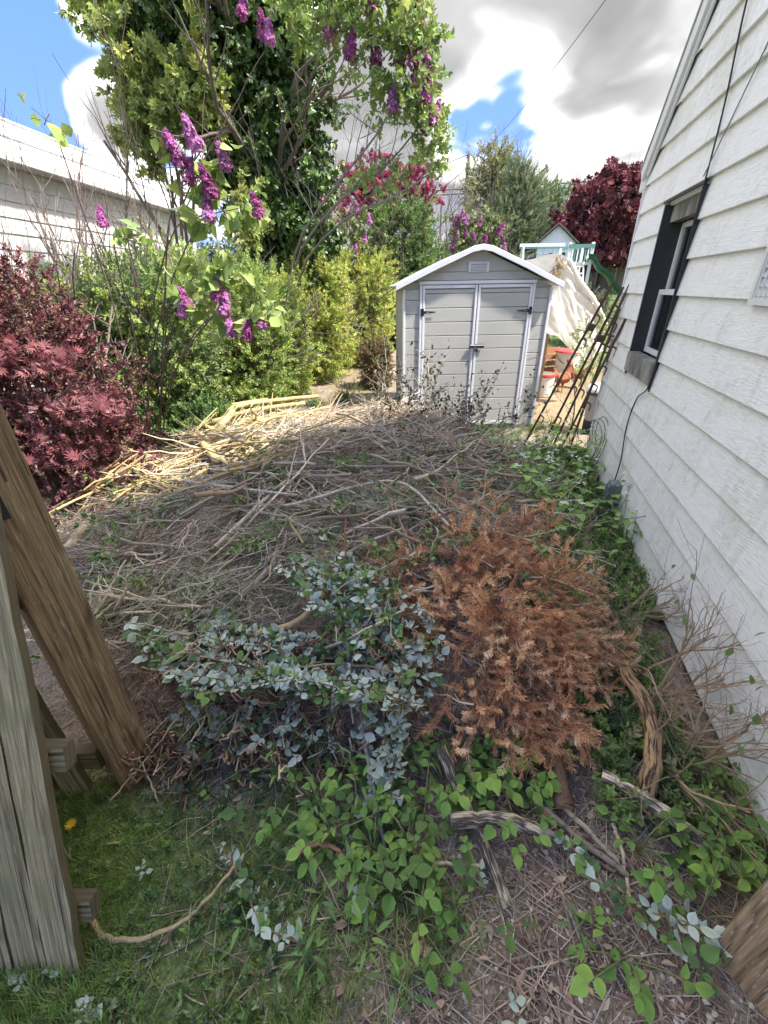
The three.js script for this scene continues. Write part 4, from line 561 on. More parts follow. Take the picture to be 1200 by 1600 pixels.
{ const t = shrub('lilac_shrub', 'far lilac in bloom behind the shed ridge', 2.75, -14.5, [[0, 1.5, 0, 0.9, 0.8, 0.8, 300], [0.1, 2.5, 0, 0.75, 0.7, 0.6, 260]], SP_HEART, GREEN, 0.26, [lin(0.17, 0.22, 0.06), lin(0.13, 0.18, 0.05)], { sd: 64, cat: 'lilac', depth: 3, shell: 0.2 }); for (let i = 0; i < 30; i++) { const d = rdir(); panicle(t, V(d.x * 0.85, 2.35 + Math.abs(d.y) * 0.9 - 0.2, d.z * 0.5 + 0.3), rr(0.2, 0.3)); } }
{ const t = shrub('lilac_shrub', 'lilac with dull pink blooms between the ivy tree and the hedge', -0.75, -10.8, [[0, 2.2, 0, 0.7, 0.8, 0.6, 220]], SP_HEART, GREEN, 0.22, [lin(0.14, 0.18, 0.055), lin(0.18, 0.22, 0.06)], { sd: 65, cat: 'lilac', depth: 3, shell: 0.2 }); for (const [x, y] of [[-0.82, 3.5], [-0.44, 3.08], [-0.32, 2.56], [-0.65, 3.0], [-0.2, 2.9], [-0.5, 2.3], [-0.9, 2.8]]) panicle(t, V(x + 0.75, y - 0.15, 0.3), rr(0.18, 0.28), undefined, lilacM[1]); }
// copper leaved shrub and laceleaf maple in the left foreground
shrub('barberry_shrub', 'dense dark wine red barberry at the edge of the brush', -2.62, -3.05, [[0, 1.0, 0, 0.75, 0.8, 0.7, 2600], [0.35, 0.55, 0.2, 0.6, 0.5, 0.6, 1300], [-0.3, 1.45, 0.1, 0.55, 0.45, 0.5, 900]], SP_SMALL, leafMat(WHITE, { transmission: 0.22, roughness: 0.5 }), 0.115, [lin(0.15, 0.038, 0.05), lin(0.23, 0.085, 0.09), lin(0.085, 0.024, 0.03), lin(0.16, 0.085, 0.055)], { sd: 71, stems: 9, shell: 0.4 });
{ seed(72); const T = thing('laceleaf_maple', 'lighter crimson laceleaf maple sprays over the dark barberry', 'maple', [-2.3, 0, -2.75]), gb = new GB(); const at = [[-0.25, 1.75, 0.1, 0.28, 0.08, 0.2, 90], [0.2, 1.28, 0.15, 0.3, 0.1, 0.2, 120], [0.5, 0.98, 0.15, 0.22, 0.1, 0.2, 100], [-0.3, 1.15, 0.35, 0.3, 0.1, 0.2, 90], [0.35, 0.75, 0.25, 0.2, 0.1, 0.2, 60]];
  gb.tube(curve([[0, 0, 0], [-0.05, 0.6, 0.05], [0.05, 1.2, 0]], 8), 0.03, 0.015, 7, BARK); for (const [x, y, z] of at) gb.tube(curve([[0.0, 0.6, 0], [x * 0.5, (y + 0.8) / 2 + 0.15, z * 0.5], [x, y, z]], 8), 0.012, 0.004, 5, BARK); mesh('stems', gb.geo(), barkM, T);
  foliage(T, 'foliage', SP_LACE, leafMat(WHITE, { transmission: 0.4 }), at, 0.062, [lin(0.2, 0.05, 0.058), lin(0.25, 0.075, 0.08), lin(0.16, 0.035, 0.045)], { shell: 0.1, lump: 0.2, upb: -0.1, sd: 73 }); }
// bare shrubs in front of the white building
seed(81);
[['leafless dark stemmed sapling in front of the white building', -2.75, -4.6, 1.05, 0.020], ['leafless forked sapling between the white building and the lilac', -2.25, -4.9, 0.85, 0.018], ['thin leafless sapling at the frame edge by the red shrubs', -3.3, -4.3, 0.95, 0.016], ['tangle of pale bare twigs beside the lilac', -2.45, -5.4, 0.8, 0.015]].forEach(([l, x, z, h, r]) => { const t = thing('bare_sapling', l, 'sapling', [x, 0, z], 0, 'bare saplings by the white building'), gb = new GB(); for (let i = 0; i < 3; i++) branches(gb, V(rs(0.06), 0, rs(0.06)), V(rs(0.25), 1, rs(0.2)), h * 1.25, r * rr(1.1, 1.5), 4, { c: lin(0.17, 0.13, 0.115), kids: 3, spread: 0.55, up: 0.12, taper: 0.72 }); mesh('stems', gb.geo(), barkM, t); });
// near lilac: leaves and blooms one by one
{
  seed(91); const T = thing('near_lilac', 'lilac branches with heart shaped leaves and purple blooms hanging over the heap', 'lilac', [-2.45, 0, -4.2]), gb = new GB(), O = V(-2.45, 0, -4.2);
  const lm = [lin(0.21, 0.31, 0.06), lin(0.27, 0.36, 0.08), lin(0.16, 0.25, 0.05), lin(0.33, 0.40, 0.10)].map((c) => leafMat(c));
  const lobes = [[-1.02, 2.2, -3.15, 0.17, 0.16, 46], [-0.85, 2.05, -3.15, 0.17, 0.15, 44], [-1.0, 1.72, -3.1, 0.24, 0.09, 56], [-1.22, 1.6, -3.1, 0.13, 0.12, 34], [-0.95, 1.45, -3.1, 0.2, 0.11, 48], [-0.75, 1.55, -3.1, 0.12, 0.12, 22], [-1.75, 1.98, -3.4, 0.12, 0.1, 16], [-1.98, 2.52, -3.4, 0.05, 0.04, 6], [-1.1, 2.02, -3.2, 0.12, 0.1, 18]];
  for (const [x, y, z, rx, ry, n] of lobes) {
    const end = V(x, y, z).sub(O), root = V(rs(0.1), 0, rs(0.1)); gb.tube(curve([root, end.clone().multiplyScalar(0.4).setY(end.y * 0.62).add(V(rs(0.1), 0, 0)), end.clone().multiplyScalar(0.8).setY(end.y * 0.98), end], 12), 0.007, 0.003, 6, BARK);
    const tw = []; for (let k = 0; k < 5; k++) { const e = end.clone().add(V(rs(rx * 1.2), rs(ry * 1.2), rs(0.18))), w = wander(end.clone().add(V(rs(rx * 0.5), -ry * 0.5, rs(0.08))), e, 5, 0.06); gb.tube(w, 0.003, 0.0015, 4, BARK); tw.push(w); }
    for (let i = 0; i < n; i++) { const w = pick(tw), p = w[1 + Math.floor(rnd() * 5)].clone().add(rdir().multiplyScalar(0.035)), d = rdir().add(V(0, -0.45, 0.15)); gb.tube([p.clone().add(V(rs(0.012), 0.02, rs(0.012))), p], 0.0015, 0.0012, 3, lin(0.3, 0.35, 0.15)); const m = mesh('leaf', LEAF_HEART, pick(lm), T); aim(p, d, rr(0, 6.28), rr(0.07, 0.125)).decompose(m.position, m.quaternion, m.scale); }
  }
  mesh('stems', gb.geo(), barkM, T);
  for (const [x, y, l] of [[-1, 2.35, 0.12], [-1.11, 2.29, 0.12], [-1.09, 2.2, 0.10], [-0.86, 2.26, 0.10], [-0.96, 2.14, 0.12], [-1.0, 2.02, 0.11], [-0.70, 2.03, 0.10], [-1.23, 1.56, 0.10], [-1.29, 1.50, 0.08], [-1.05, 1.60, 0.11], [-1.02, 1.52, 0.12], [-0.99, 1.38, 0.10], [-0.9, 1.36, 0.10], [-0.77, 1.42, 0.09]]) panicle(T, V(x, y - l * 0.5, -3.02).sub(O), l * 1.3); panicle(T, V(-1.8, 1.98, -3.3).sub(O), 0.12);
}

// ---------- old picket panels and posts ----------
const grey = woodTex([0.16, 0.12, 0.075], [0.47, 0.40, 0.27], 7, 11, [0.24, 0.25, 0.14]); grey.repeat.set(5, 0.8);
const tan = woodTex([0.12, 0.065, 0.03], [0.36, 0.25, 0.14], 5, 29, null); tan.repeat.set(4.6, 0.8);
const fenceM = [1, 0.9, 1.1].map((k) => std(lin(k * 0.86, k * 0.81, k * 0.68), { map: grey, bumpMap: grey, bumpScale: 0.009, roughness: 0.95 })), postM = std(WHITE, { map: tan, bumpMap: tan, bumpScale: 0.003, roughness: 0.85 });
function plank(w, h, t, wear = 0.006) {   // a worn board with uneven edges, standing on y = 0
  const gb = new GB(), n = 14, id = []; for (let i = 0; i <= n; i++) { const y = i / n * h, l = -w / 2 + wear * (vn(y * 17, w * 91 + h * 7, 3) - 0.5) * 2, r = w / 2 + wear * (vn(y * 19, w * 57 + h * 11, 5) - 0.5) * 2, tt = t / 2; const ring = [[l, -tt], [l + 0.004, -tt - 0.002], [r - 0.004, -tt - 0.002], [r, -tt], [r, tt], [l, tt]]; id.push(ring.map(([x, z], k) => gb.v(x, y + (i === 0 ? 0.012 * (vn(x * 60, 3, 2) - 0.5) : 0), z, (k > 3 ? 0.4 : 0) + x + z, y + w * 3))); }
  for (let i = 0; i < n; i++) for (let k = 0; k < 6; k++) { const a = id[i], b = id[i + 1], m = (k + 1) % 6; gb.q(a[k], b[k], b[m], a[m]); } for (const e of [id[0], id[n]]) { gb.q(e[0], e[1], e[2], e[3]); gb.q(e[0], e[3], e[4], e[5]); } return gb.geo(true);
}
{
  seed(101); const F = thing('leaning_fence', 'weathered grey picket panel leaning back at the lawn edge', 'fence panel', [-0.815, 0.0, -0.44]); F.rotation.set(-0.305, 0, 0);
  [[-0.045, 0.08, 0.0], [-0.133, 0.082, 0.02], [-0.222, 0.084, 0.035], [-0.31, 0.08, 0.03], [-0.4, 0.084, 0.05], [-0.49, 0.082, 0.05], [-0.58, 0.084, 0.05], [-0.67, 0.084, 0.05]].forEach(([x, w, y]) => mesh('picket', plank(w, 1.55, 0.022, 0.005), pick(fenceM), F, [x, y, 0.02 + rs(0.003)], [0, 0, rs(0.006)]));
  for (const [y, x] of [[0.16, 0.02], [0.62, 0.022]]) { mesh('rail', plank(0.07, 1.0, 0.034, 0.004), fenceM[1], F, [x, y, -0.02], [0, 0, Math.PI / 2]); }
}
{
  seed(103); const F = thing('picket_fence', 'dark vertical pickets of the standing fence behind the post', 'fence', [-1.02, -0.05, -0.93]);
  [[-0.10, 0.1], [-0.225, 0.1], [-0.35, 0.1], [-0.48, 0.1], [-0.6, 0.1], [-0.73, 0.1]].forEach(([x, w]) => mesh('picket', plank(w, 1.25, 0.022, 0.006), pick(fenceM), F, [x, 0, 0.05], [rs(0.02), 0, rs(0.02)])); for (const y of [0.2, 0.92]) mesh('rail', plank(0.09, 1.0, 0.04, 0.003), fenceM[1], F, [0.0, y, 0.012], [0, 0, Math.PI / 2]);
}
{ const P = thing('gate_post', 'thick brown timber post with bold grain standing by the old pickets', 'post', [-0.975, -0.05, -0.968], -0.6); mesh('shaft', boxG(0.13, 1.75, 0.13), postM, P, [0, 0.875, 0]); mesh('bracket', boxG(0.01, 0.14, 0.045), std(lin(0.03, 0.03, 0.03)), P, [0.0705, 1.235, 0.035]); }
{ const P = thing('gate_post', 'timber post stub at the lower corner beside the green bramble', 'post', [0.955, -0.05, -0.415], 0.5); mesh('shaft', boxG(0.14, 1.3, 0.14), postM, P, [0, 0.65, 0]); }

// ---------- brush heap ----------
const stickM = std(WHITE, { vertexColors: true, roughness: 0.92, map: tex(128, 512, (u, v) => mul3([1, 0.97, 0.93], 0.55 + 0.5 * fbm(u * 10, v * 40, 4, 5, 10, 40) + 0.25 * (vn(u * 3, v * 60, 8, 3, 60) > 0.82 ? -1 : 0.3)), true, [20, 2]), bumpMap: barkM.bumpMap, bumpScale: 0.003 });
const birchM = std(WHITE, { vertexColors: true, roughness: 0.9, map: tex(256, 512, (u, v) => { const n = fbm(u * 10, v * 5, 5, 25, 10, 5), f = fbm(u * 60, v * 8, 3, 27, 60, 8); return mix3([0.50, 0.42, 0.31], [0.05, 0.038, 0.03], sstep(0.40, 0.58, n * 0.6 + f * 0.4)); }, true, [8, 4]) });
const GREYB = lin(0.53, 0.47, 0.38), PALE = lin(0.70, 0.59, 0.42), STRAW = lin(0.56, 0.43, 0.21), BROWN = lin(0.38, 0.28, 0.205), REDB = lin(0.22, 0.085, 0.045);
const top = (x, z, l = 0) => groundH(x, z) + l;
// loose twigs nobody could count
{
  seed(301); const B = new THREE.Group(); B.name = 'brush_pile'; scene.add(B); meta(B, 'deep tangle of cut grey brown twigs heaped before the shed', 'brush pile', null, 'stuff');
  const V4 = [0, 1, 2, 3, 4].map((k) => { const gb = new GB(); const p = wander(V(-0.5, 0, 0), V(0.5, 0, 0), 7, 0.012 + 0.007 * k, 0.02 * (k - 2)); gb.tube(p, 0.0095, 0.003, 4); for (let i = 0; i < 5 + k; i++) { const a = p[1 + Math.floor(rnd() * 5)]; gb.tube(wander(a, a.clone().add(V(rr(0.1, 0.35), rs(0.12), rs(0.22))), 3, 0.05), 0.006, 0.002, 3); } return gb.geo(); });
  const lists = V4.map(() => []), cols = V4.map(() => []);
  let made = 0; while (made < 3800) {
    const x = rr(-2.2, 1.35), z = rr(-5.3, -0.95), h = pileH(x, z); if (h < 0.05) continue; made++;
    const k = Math.floor(rnd() * 5), e = 0.15, sx = (groundH(x + e, z) - groundH(x - e, z)) / (2 * e), back = sstep(-2.3, -3.4, z), a = (rnd() < 0.3 ? rs(0.6) + (x < -0.6 ? 0.5 : 0.05) : rr(0, 3.14)) + (rnd() < 0.5 ? Math.PI : 0);
    const L = rr(0.2, 0.5) * (0.8 + 0.5 * back), q = new THREE.Quaternion().setFromEuler(new THREE.Euler(rs(0.3), a, Math.atan(sx) * Math.cos(a) + rs(0.42), 'ZYX'));
    lists[k].push(new THREE.Matrix4().compose(V(x, groundH(x, z) + rr(-0.02, 0.07 + 0.07 * back + 0.09 * vn(x * 4, z * 4, 6)), z), q, V(L, L * rr(0.7, 1.1), L)));
    cols[k].push(tint(pick([GREYB, GREYB, lin(0.48, 0.45, 0.36), BROWN, lin(0.62, 0.53, 0.41), lin(0.46, 0.37, 0.27)]), 0.3, 0.05));
  }
  V4.forEach((g, k) => many('twigs', g, stickM, lists[k], B, cols[k]));
  // roots and canes hanging on the bare front face of the heap
  const rootG = new GB(); for (let i = 0; i < 5; i++) { const a = V(rs(0.3), 0.5, rs(0.1)); rootG.tube(wander(a, V(a.x + rs(0.35), -0.5, a.z + rs(0.3)), 6, 0.07), 0.014, 0.007, 4, tint(WHITE, 0.3)); } const rl = [], rc = []; for (let i = 0; i < 150; i++) { const x = rr(-0.95, 0.1), z = rr(-1.28, -0.92); rl.push(M4([x, groundH(x, z) + 0.05, z], [rs(0.5) + 0.5, rr(0, 6), rs(0.7)], rr(0.12, 0.3))); rc.push(tint(pick([lin(0.32, 0.19, 0.13), lin(0.42, 0.32, 0.22), lin(0.25, 0.16, 0.11)]), 0.3)); } many('roots', rootG.geo(), std(WHITE, { vertexColors: true }), rl, B, rc);
  // fine grey grass stems and chips between them
  const st = new GB(); for (let i = 0; i < 9; i++) { const a = V(rs(0.3), 0, rs(0.3)); st.tube(wander(a, a.clone().add(V(rs(0.8), rs(0.12) + 0.05, rs(0.8))), 4, 0.06), 0.006, 0.003, 3, tint(WHITE, 0.3)); } const l = [], c = [];
  for (let i = 0; i < 2600; i++) { const x = rr(-2.3, 1.4), z = rr(-5.4, -0.6); if (pileH(x, z) < 0.02 && rnd() < 0.8) continue; l.push(M4([x, groundH(x, z) + rr(0, 0.03), z], [rs(0.3), rr(0, 6), rs(0.3)], rr(0.12, 0.26))); c.push(tint(pick([lin(0.46, 0.38, 0.26), lin(0.33, 0.25, 0.18), lin(0.52, 0.44, 0.31), lin(0.36, 0.24, 0.17)]), 0.25)); } many('straw', st.geo(), std(WHITE, { vertexColors: true }), l, B, c);
}
// sticks one can pick out
function stick(name, label, pts, r0, r1, c, mat = stickM, group, sides = 8) { const P = pts.map((p) => V(...p)); return one(name, new GB().tube(curve(P, Math.max(10, P.length * 6)).map((p) => p.add(V(rs(0.003), rs(0.003), rs(0.003)))), r0, r1, sides, c, c).geo(), mat, label, 'branch', group); }
seed(311);
stick('peeled_log', 'long pale peeled log slanting along the heap edge past the post', [[-1.79, 0.33, -1.99], [-1.93, 0.32, -2.62], [-2.2, 0.22, -3.7], [-2.36, 0.15, -4.15]], 0.028, 0.034, lin(0.68, 0.56, 0.36));
stick('dry_stalk', 'longest yellow stalk crossing the sunny back of the heap', [[-2.3, 0.2, -4.55], [-1.6, 0.46, -4.7], [-0.75, 0.5, -5.0]], 0.034, 0.022, STRAW);
stick('dry_stalk', 'yellow stalk lying just below the longest one', [[-2.25, 0.24, -4.35], [-1.4, 0.50, -4.3], [-0.8, 0.56, -4.4]], 0.03, 0.024, STRAW);
stick('dry_stalk', 'split yellow stalk rising towards the low green bush', [[-2.35, 0.18, -4.6], [-1.95, 0.38, -4.9], [-1.4, 0.42, -5.2]], 0.03, 0.026, STRAW);
stick('dry_stalk', 'short bent yellow stalk standing up from the heap', [[-1.4, 0.48, -3.05], [-1.36, 0.58, -3.3], [-1.3, 0.68, -3.65]], 0.024, 0.026, STRAW);
stick('dry_stalk', 'broad yellow stalk leaning under the bent one', [[-1.15, 0.56, -2.75], [-1.55, 0.52, -3.4], [-1.9, 0.4, -3.9]], 0.03, 0.024, STRAW);
stick('bark_slab', 'flat curled strip of bark lying near the yellow stalks', [[-1.0, 0.53, -2.6], [-1.3, 0.5, -3.1], [-1.6, 0.38, -3.7]], 0.02, 0.03, lin(0.36, 0.29, 0.2));
stick('cut_branch', 'long grey branch running left to right over the heap middle', [[-1.8, 0.36, -3.0], [-1.0, 0.55, -2.35], [-0.5, 0.55, -2.2]], 0.014, 0.008, GREYB);
stick('cut_branch', 'straight grey pole lying level across the heap crest', [[-1.25, 0.48, -2.5], [-0.7, 0.55, -2.6], [0.2, 0.57, -2.56]], 0.012, 0.013, lin(0.34, 0.29, 0.22));
stick('cut_branch', 'curved grey branch arching back towards the shed', [[-0.78, 0.54, -2.4], [-0.35, 0.56, -3.0], [0.0, 0.47, -3.6], [0.5, 0.45, -4.2]], 0.013, 0.008, GREYB);
stick('cut_branch', 'grey branch diagonal through the bramble side of the heap', [[-0.86, 0.46, -1.8], [-0.65, 0.54, -2.3], [-0.35, 0.5, -3.5]], 0.012, 0.009, GREYB);
stick('thin_stick', 'thin pale stick across the front of the mulch slope', [[-1.6, 0.28, -1.8], [-1.15, 0.39, -1.76], [-0.85, 0.45, -1.82]], 0.006, 0.004, PALE);
stick('split_wood', 'broken pale splinter of wood above the silvery bramble', [[-0.62, 0.33, -1.29], [-0.36, 0.37, -1.36], [-0.18, 0.46, -1.68]], 0.012, 0.02, lin(0.5, 0.38, 0.2));
stick('cut_branch', 'grey branch bending down towards the dead spruce', [[-0.56, 0.53, -2.1], [0.08, 0.58, -2.3], [0.33, 0.53, -1.85]], 0.011, 0.007, GREYB);
stick('weathered_log', 'black and white weathered stick lying level on the soil', [[0.2, 0.075, -0.73], [0.4, 0.08, -0.72], [0.58, 0.05, -0.66]], 0.025, 0.018, WHITE, birchM, null, 12);
stick('weathered_log', 'charred stick slanting under the level weathered one', [[0.19, 0.13, -0.94], [0.28, 0.045, -0.72], [0.34, 0.025, -0.53]], 0.021, 0.017, lin(0.95, 0.95, 0.95), birchM, null, 12);
stick('weathered_log', 'thick curved brown log standing beside the bare twigs', [[0.96, 0.22, -1.2], [0.97, 0.21, -1.05], [0.93, 0.16, -0.9], [0.84, 0.05, -0.76]], 0.025, 0.03, lin(0.9, 0.66, 0.46), birchM, null, 12);
stick('weathered_log', 'whitest peeling log running towards the corner bramble', [[0.74, 0.1, -0.85], [0.86, 0.095, -0.76], [0.98, 0.07, -0.65]], 0.02, 0.025, lin(1.45, 1.45, 1.45), birchM, null, 12);
{ const o = thing('sawn_log', 'short sawn log end showing its cut face under the spruce', 'log', [0, 0, 0]); mesh('bark', new GB().tube([V(0.60, 0.12, -0.98), V(0.59, 0.085, -0.87), V(0.585, 0.06, -0.775)], 0.032, 0.033, 14, lin(0.17, 0.10, 0.06)).geo(), stickM, o); mesh('cut_face', new GB().tube([V(0.5849, 0.0595, -0.7735), V(0.5845, 0.059, -0.7715)], 0.030, 0.029, 14, lin(0.5, 0.36, 0.2)).geo(), stickM, o); }
stick('dead_stick', 'dark stick running from the sawn log to the soil', [[0.5, 0.05, -0.8], [0.6, 0.03, -0.7], [0.72, 0.02, -0.6]], 0.012, 0.009, lin(0.3, 0.25, 0.2));
stick('dead_stick', 'pale grey stick close alongside the dark one', [[0.55, 0.05, -0.83], [0.65, 0.03, -0.71], [0.71, 0.02, -0.63]], 0.01, 0.008, lin(0.45, 0.38, 0.3));
stick('dead_stick', 'long dark stick passing beneath the level weathered one', [[0.32, 0.02, -0.83], [0.52, 0.02, -0.7], [0.68, 0.02, -0.61]], 0.009, 0.006, lin(0.2, 0.15, 0.11));
stick('dead_stick', 'small forked grey twig alone on bare soil', [[0.74, 0.015, -0.55], [0.79, 0.02, -0.56], [0.84, 0.02, -0.575]], 0.008, 0.005, lin(0.36, 0.32, 0.27));
stick('dry_vine', 'curved pale vine stem looping over the lawn', [[-0.885, 0.03, -0.57], [-0.83, 0.02, -0.5], [-0.74, 0.02, -0.475], [-0.6, 0.025, -0.505], [-0.52, 0.03, -0.58], [-0.46, 0.03, -0.67]], 0.0085, 0.004, lin(0.46, 0.36, 0.2));
stick('bramble_stub', 'bent brown cane hooked down on bare soil', [[-0.31, 0.04, -0.65], [-0.22, 0.075, -0.67], [-0.15, 0.06, -0.65], [-0.13, 0.0, -0.58]], 0.006, 0.005, lin(0.3, 0.17, 0.09));
stick('dead_stick', 'grey upright stick below the silvery bramble tip', [[-0.1, 0.2, -1.0], [-0.045, 0.08, -0.8], [-0.015, 0.02, -0.68]], 0.008, 0.008, lin(0.26, 0.24, 0.22));
stick('thin_stick', 'thin straw leaning across the foot of the brown post', [[-0.98, 0.02, -0.84], [-0.82, 0.16, -1.0], [-0.72, 0.27, -1.12]], 0.0035, 0.002, PALE);
stick('thin_stick', 'second thin straw crossing the first by the brown post', [[-1.0, 0.2, -1.05], [-0.9, 0.1, -0.93], [-0.82, 0.01, -0.84]], 0.0035, 0.0025, PALE);
stick('dead_stick', 'level tan stick on the soil below the charred one', [[-0.02, 0.02, -0.64], [0.14, 0.02, -0.64], [0.3, 0.02, -0.625]], 0.006, 0.005, PALE);
stick('dead_stick', 'tan stick pointing down past the whitest log', [[0.74, 0.03, -0.74], [0.73, 0.02, -0.65], [0.70, 0.01, -0.55]], 0.007, 0.005, PALE);
stick('red_cane', 'red brown bramble cane standing before the heap', [[-0.72, 0.0, -0.98], [-0.71, 0.12, -1.0], [-0.70, 0.23, -1.04]], 0.0055, 0.005, REDB);
// repeated branches: three kinds, each a thing
{
  seed(321); const geos = [0, 1, 2, 3, 4, 5].map((k) => { const gb = new GB(), p = wander(V(-0.5, 0, 0), V(0.5, 0, 0), 9, 0.007 + 0.003 * k, 0.012 * (k - 3)); gb.tube(p, 0.012, 0.005, 6); for (let i = 0; i < k + 2; i++) { const a = p[3 + Math.floor(rnd() * 5)], q = a.clone().add(V(rr(0.15, 0.35), rr(-0.05, 0.15), rs(0.25))); gb.tube(wander(a, q, 4, 0.05), 0.007, 0.003, 5); } return gb.geo(); });
  const mats = [GREYB, lin(0.33, 0.28, 0.21), BROWN, PALE, STRAW].map((c) => { const m = stickM.clone(); m.color.copy(c); return m; });
  const kinds = [['cut_branch', 'grey branch in the tangle between heap crest and shed', 'branches tangled before the shed', -0.9, 1.1, -4.8, -2.3, 95, [0, 1, 1, 2, 3], 0.45, 1.2, 0.13], ['dry_stalk', 'pale dry stalk in the sunlit far side of the heap', 'dry stalks on the sunny side', -2.1, -0.7, -5.0, -2.4, 90, [3, 4, 4], 0.45, 1.15, 0.2], ['thin_branch', 'thin branch on the near slope above the silvery bramble', 'thin branches on the near slope', -1.6, 0.3, -2.7, -1.25, 60, [0, 1, 2, 3], 0.35, 0.9, 0.06]];
  for (const [name, label, group, x0, x1, z0, z1, n, ms, l0, l1, lift] of kinds) for (let i = 0; i < n; i++) {
    let x, z; do { x = rr(x0, x1); z = rr(z0, z1); } while (pileH(x, z) < 0.16); const m = one(name, pick(geos), mats[pick(ms)], label, 'branch', group); const L = rr(l0, l1), a = rs(1.0) + (x < -0.5 ? 0.5 : 0.0) + (rnd() < 0.5 ? Math.PI : 0);
    const dx = Math.cos(a) * L / 2, dz = -Math.sin(a) * L / 2, A = V(x - dx, groundH(x - dx, z - dz), z - dz), Bq = V(x + dx, groundH(x + dx, z + dz), z + dz), d = Bq.clone().sub(A).normalize();
    m.quaternion.setFromUnitVectors(V(1, 0, 0), d); m.rotateX(rr(0, 6.28)); m.rotateZ(rs(rnd() < 0.25 ? 0.5 : 0.22)); m.position.set(x, Math.max(groundH(x, z), (A.y + Bq.y) / 2) + rr(0.015, lift), z); m.scale.set(L, rr(0.7, 1.25) * Math.sqrt(L), rr(0.7, 1.25) * Math.sqrt(L));
  }
}
// tangles of grey hay
{ seed(331); [['grey green clump of old hay on the near slope beside the leaves', -0.82, -1.6, 0.36], ['smaller clump of grey hay higher up the heap', -0.48, -2.0, 0.28], ['grey hay clump close to the brown post side', -1.15, -1.62, 0.2], ['flattened hay clump behind the heap crest', -0.5, -3.4, 0.3], ['grey green hay clump on the heap flank towards the house', 0.45, -2.6, 0.28], ['matted hay clump in the middle of the heap', 0.0, -2.25, 0.26]].forEach(([l, x, z, r]) => { const gb = new GB(); for (let i = 0; i < 900; i++) { const a = rr(0, 6.28), k = Math.sqrt(rnd()) * r, px = x + Math.cos(a) * k, pz = z + Math.sin(a) * k * 0.75, p = V(px, groundH(px, pz) + rr(0, 0.07) * (1 - k / r * 0.7), pz), b = rr(0, 6.28); gb.tube(wander(p, p.clone().add(V(Math.cos(b) * 0.1, rs(0.03), Math.sin(b) * 0.1)), 4, 0.16), 0.0018, 0.0013, 3, tint(pick([lin(0.40, 0.43, 0.29), lin(0.50, 0.50, 0.36), lin(0.32, 0.36, 0.23)]), 0.25)); } const m = one('hay_clump', gb.geo(), std(WHITE, { vertexColors: true }), l, 'hay', null); m.userData.kind = 'stuff'; }); }
// leafy cuttings thrown on the heap
{
  seed(341); const cutM = leafMat(WHITE, { transmission: 0.25, roughness: 0.5 });
  function cutting(label, group, x, y, z, dir, L, n, size, cols) { const T = thing('leafy_cutting', label, 'cutting', [x, y, z], 0, group), gb = new GB(), lf = new GB(), p = wander(V(0, 0, 0), dir.clone().multiplyScalar(L), 7, 0.05, 0.02); gb.tube(p, 0.006, 0.002, 5, tint(GREYB)); for (let i = 0; i < 4; i++) { const a = p[2 + i], e = a.clone().addScaledVector(dir, L * 0.3).add(rdir().multiplyScalar(L * 0.22)), tw = wander(a, e, 4, 0.06); gb.tube(tw, 0.003, 0.0012, 4, tint(GREYB)); for (let k = 0; k < n; k++) lf.add(LEAF_OVAL, aim(tw[Math.floor(rnd() * 5)], rdir().add(dir.clone().multiplyScalar(0.7)), rr(0, 6), size * rr(0.7, 1.3)), tint(pick(cols), 0.2, 0.1)); } mesh('stem', gb.geo(), stickM, T); const f = mesh('foliage', lf.geo(), cutM, T); f.userData = { kind: 'stuff' }; }
  for (let i = 0; i < 96; i++) { let x, z; do { x = rr(-1.4, 1.0); z = rr(-3.3, -1.45); } while (pileH(x, z) < 0.2); const a = rr(0, 6.28); cutting('dark green leafy cutting strewn over the heap', 'leafy cuttings on the heap', x, groundH(x, z) + 0.03, z, V(Math.cos(a), 0.12, Math.sin(a)).normalize(), rr(0.3, 0.65), 26, 0.031, [lin(0.18, 0.28, 0.07), lin(0.24, 0.34, 0.09), lin(0.14, 0.21, 0.06)]); }
  for (let i = 0; i < 34; i++) { const x = rr(-0.05, 1.2), z = rr(-4.75, -3.6); cutting('wilted dark twig standing up against the shed doors', 'wilted twigs before the shed doors', x, groundH(x, z) + 0.02, z, V(rs(0.7) + 0.2, 0.75, rs(0.3)).normalize(), rr(0.35, 0.85), 14, 0.034, [lin(0.05, 0.055, 0.03), lin(0.07, 0.075, 0.04), lin(0.04, 0.04, 0.025)]); }
  for (let i = 0; i < 16; i++) { const x = rr(0.7, 1.5), z = rr(-4.0, -2.2), a = rr(0, 6.28); cutting('dry green cutting between the heap and the siding', 'cuttings along the house side', x, groundH(x, z) + 0.04, z, V(Math.cos(a), 0.3, Math.sin(a)).normalize(), rr(0.35, 0.7), 14, 0.03, [lin(0.07, 0.11, 0.035), lin(0.11, 0.15, 0.05)]); }
}
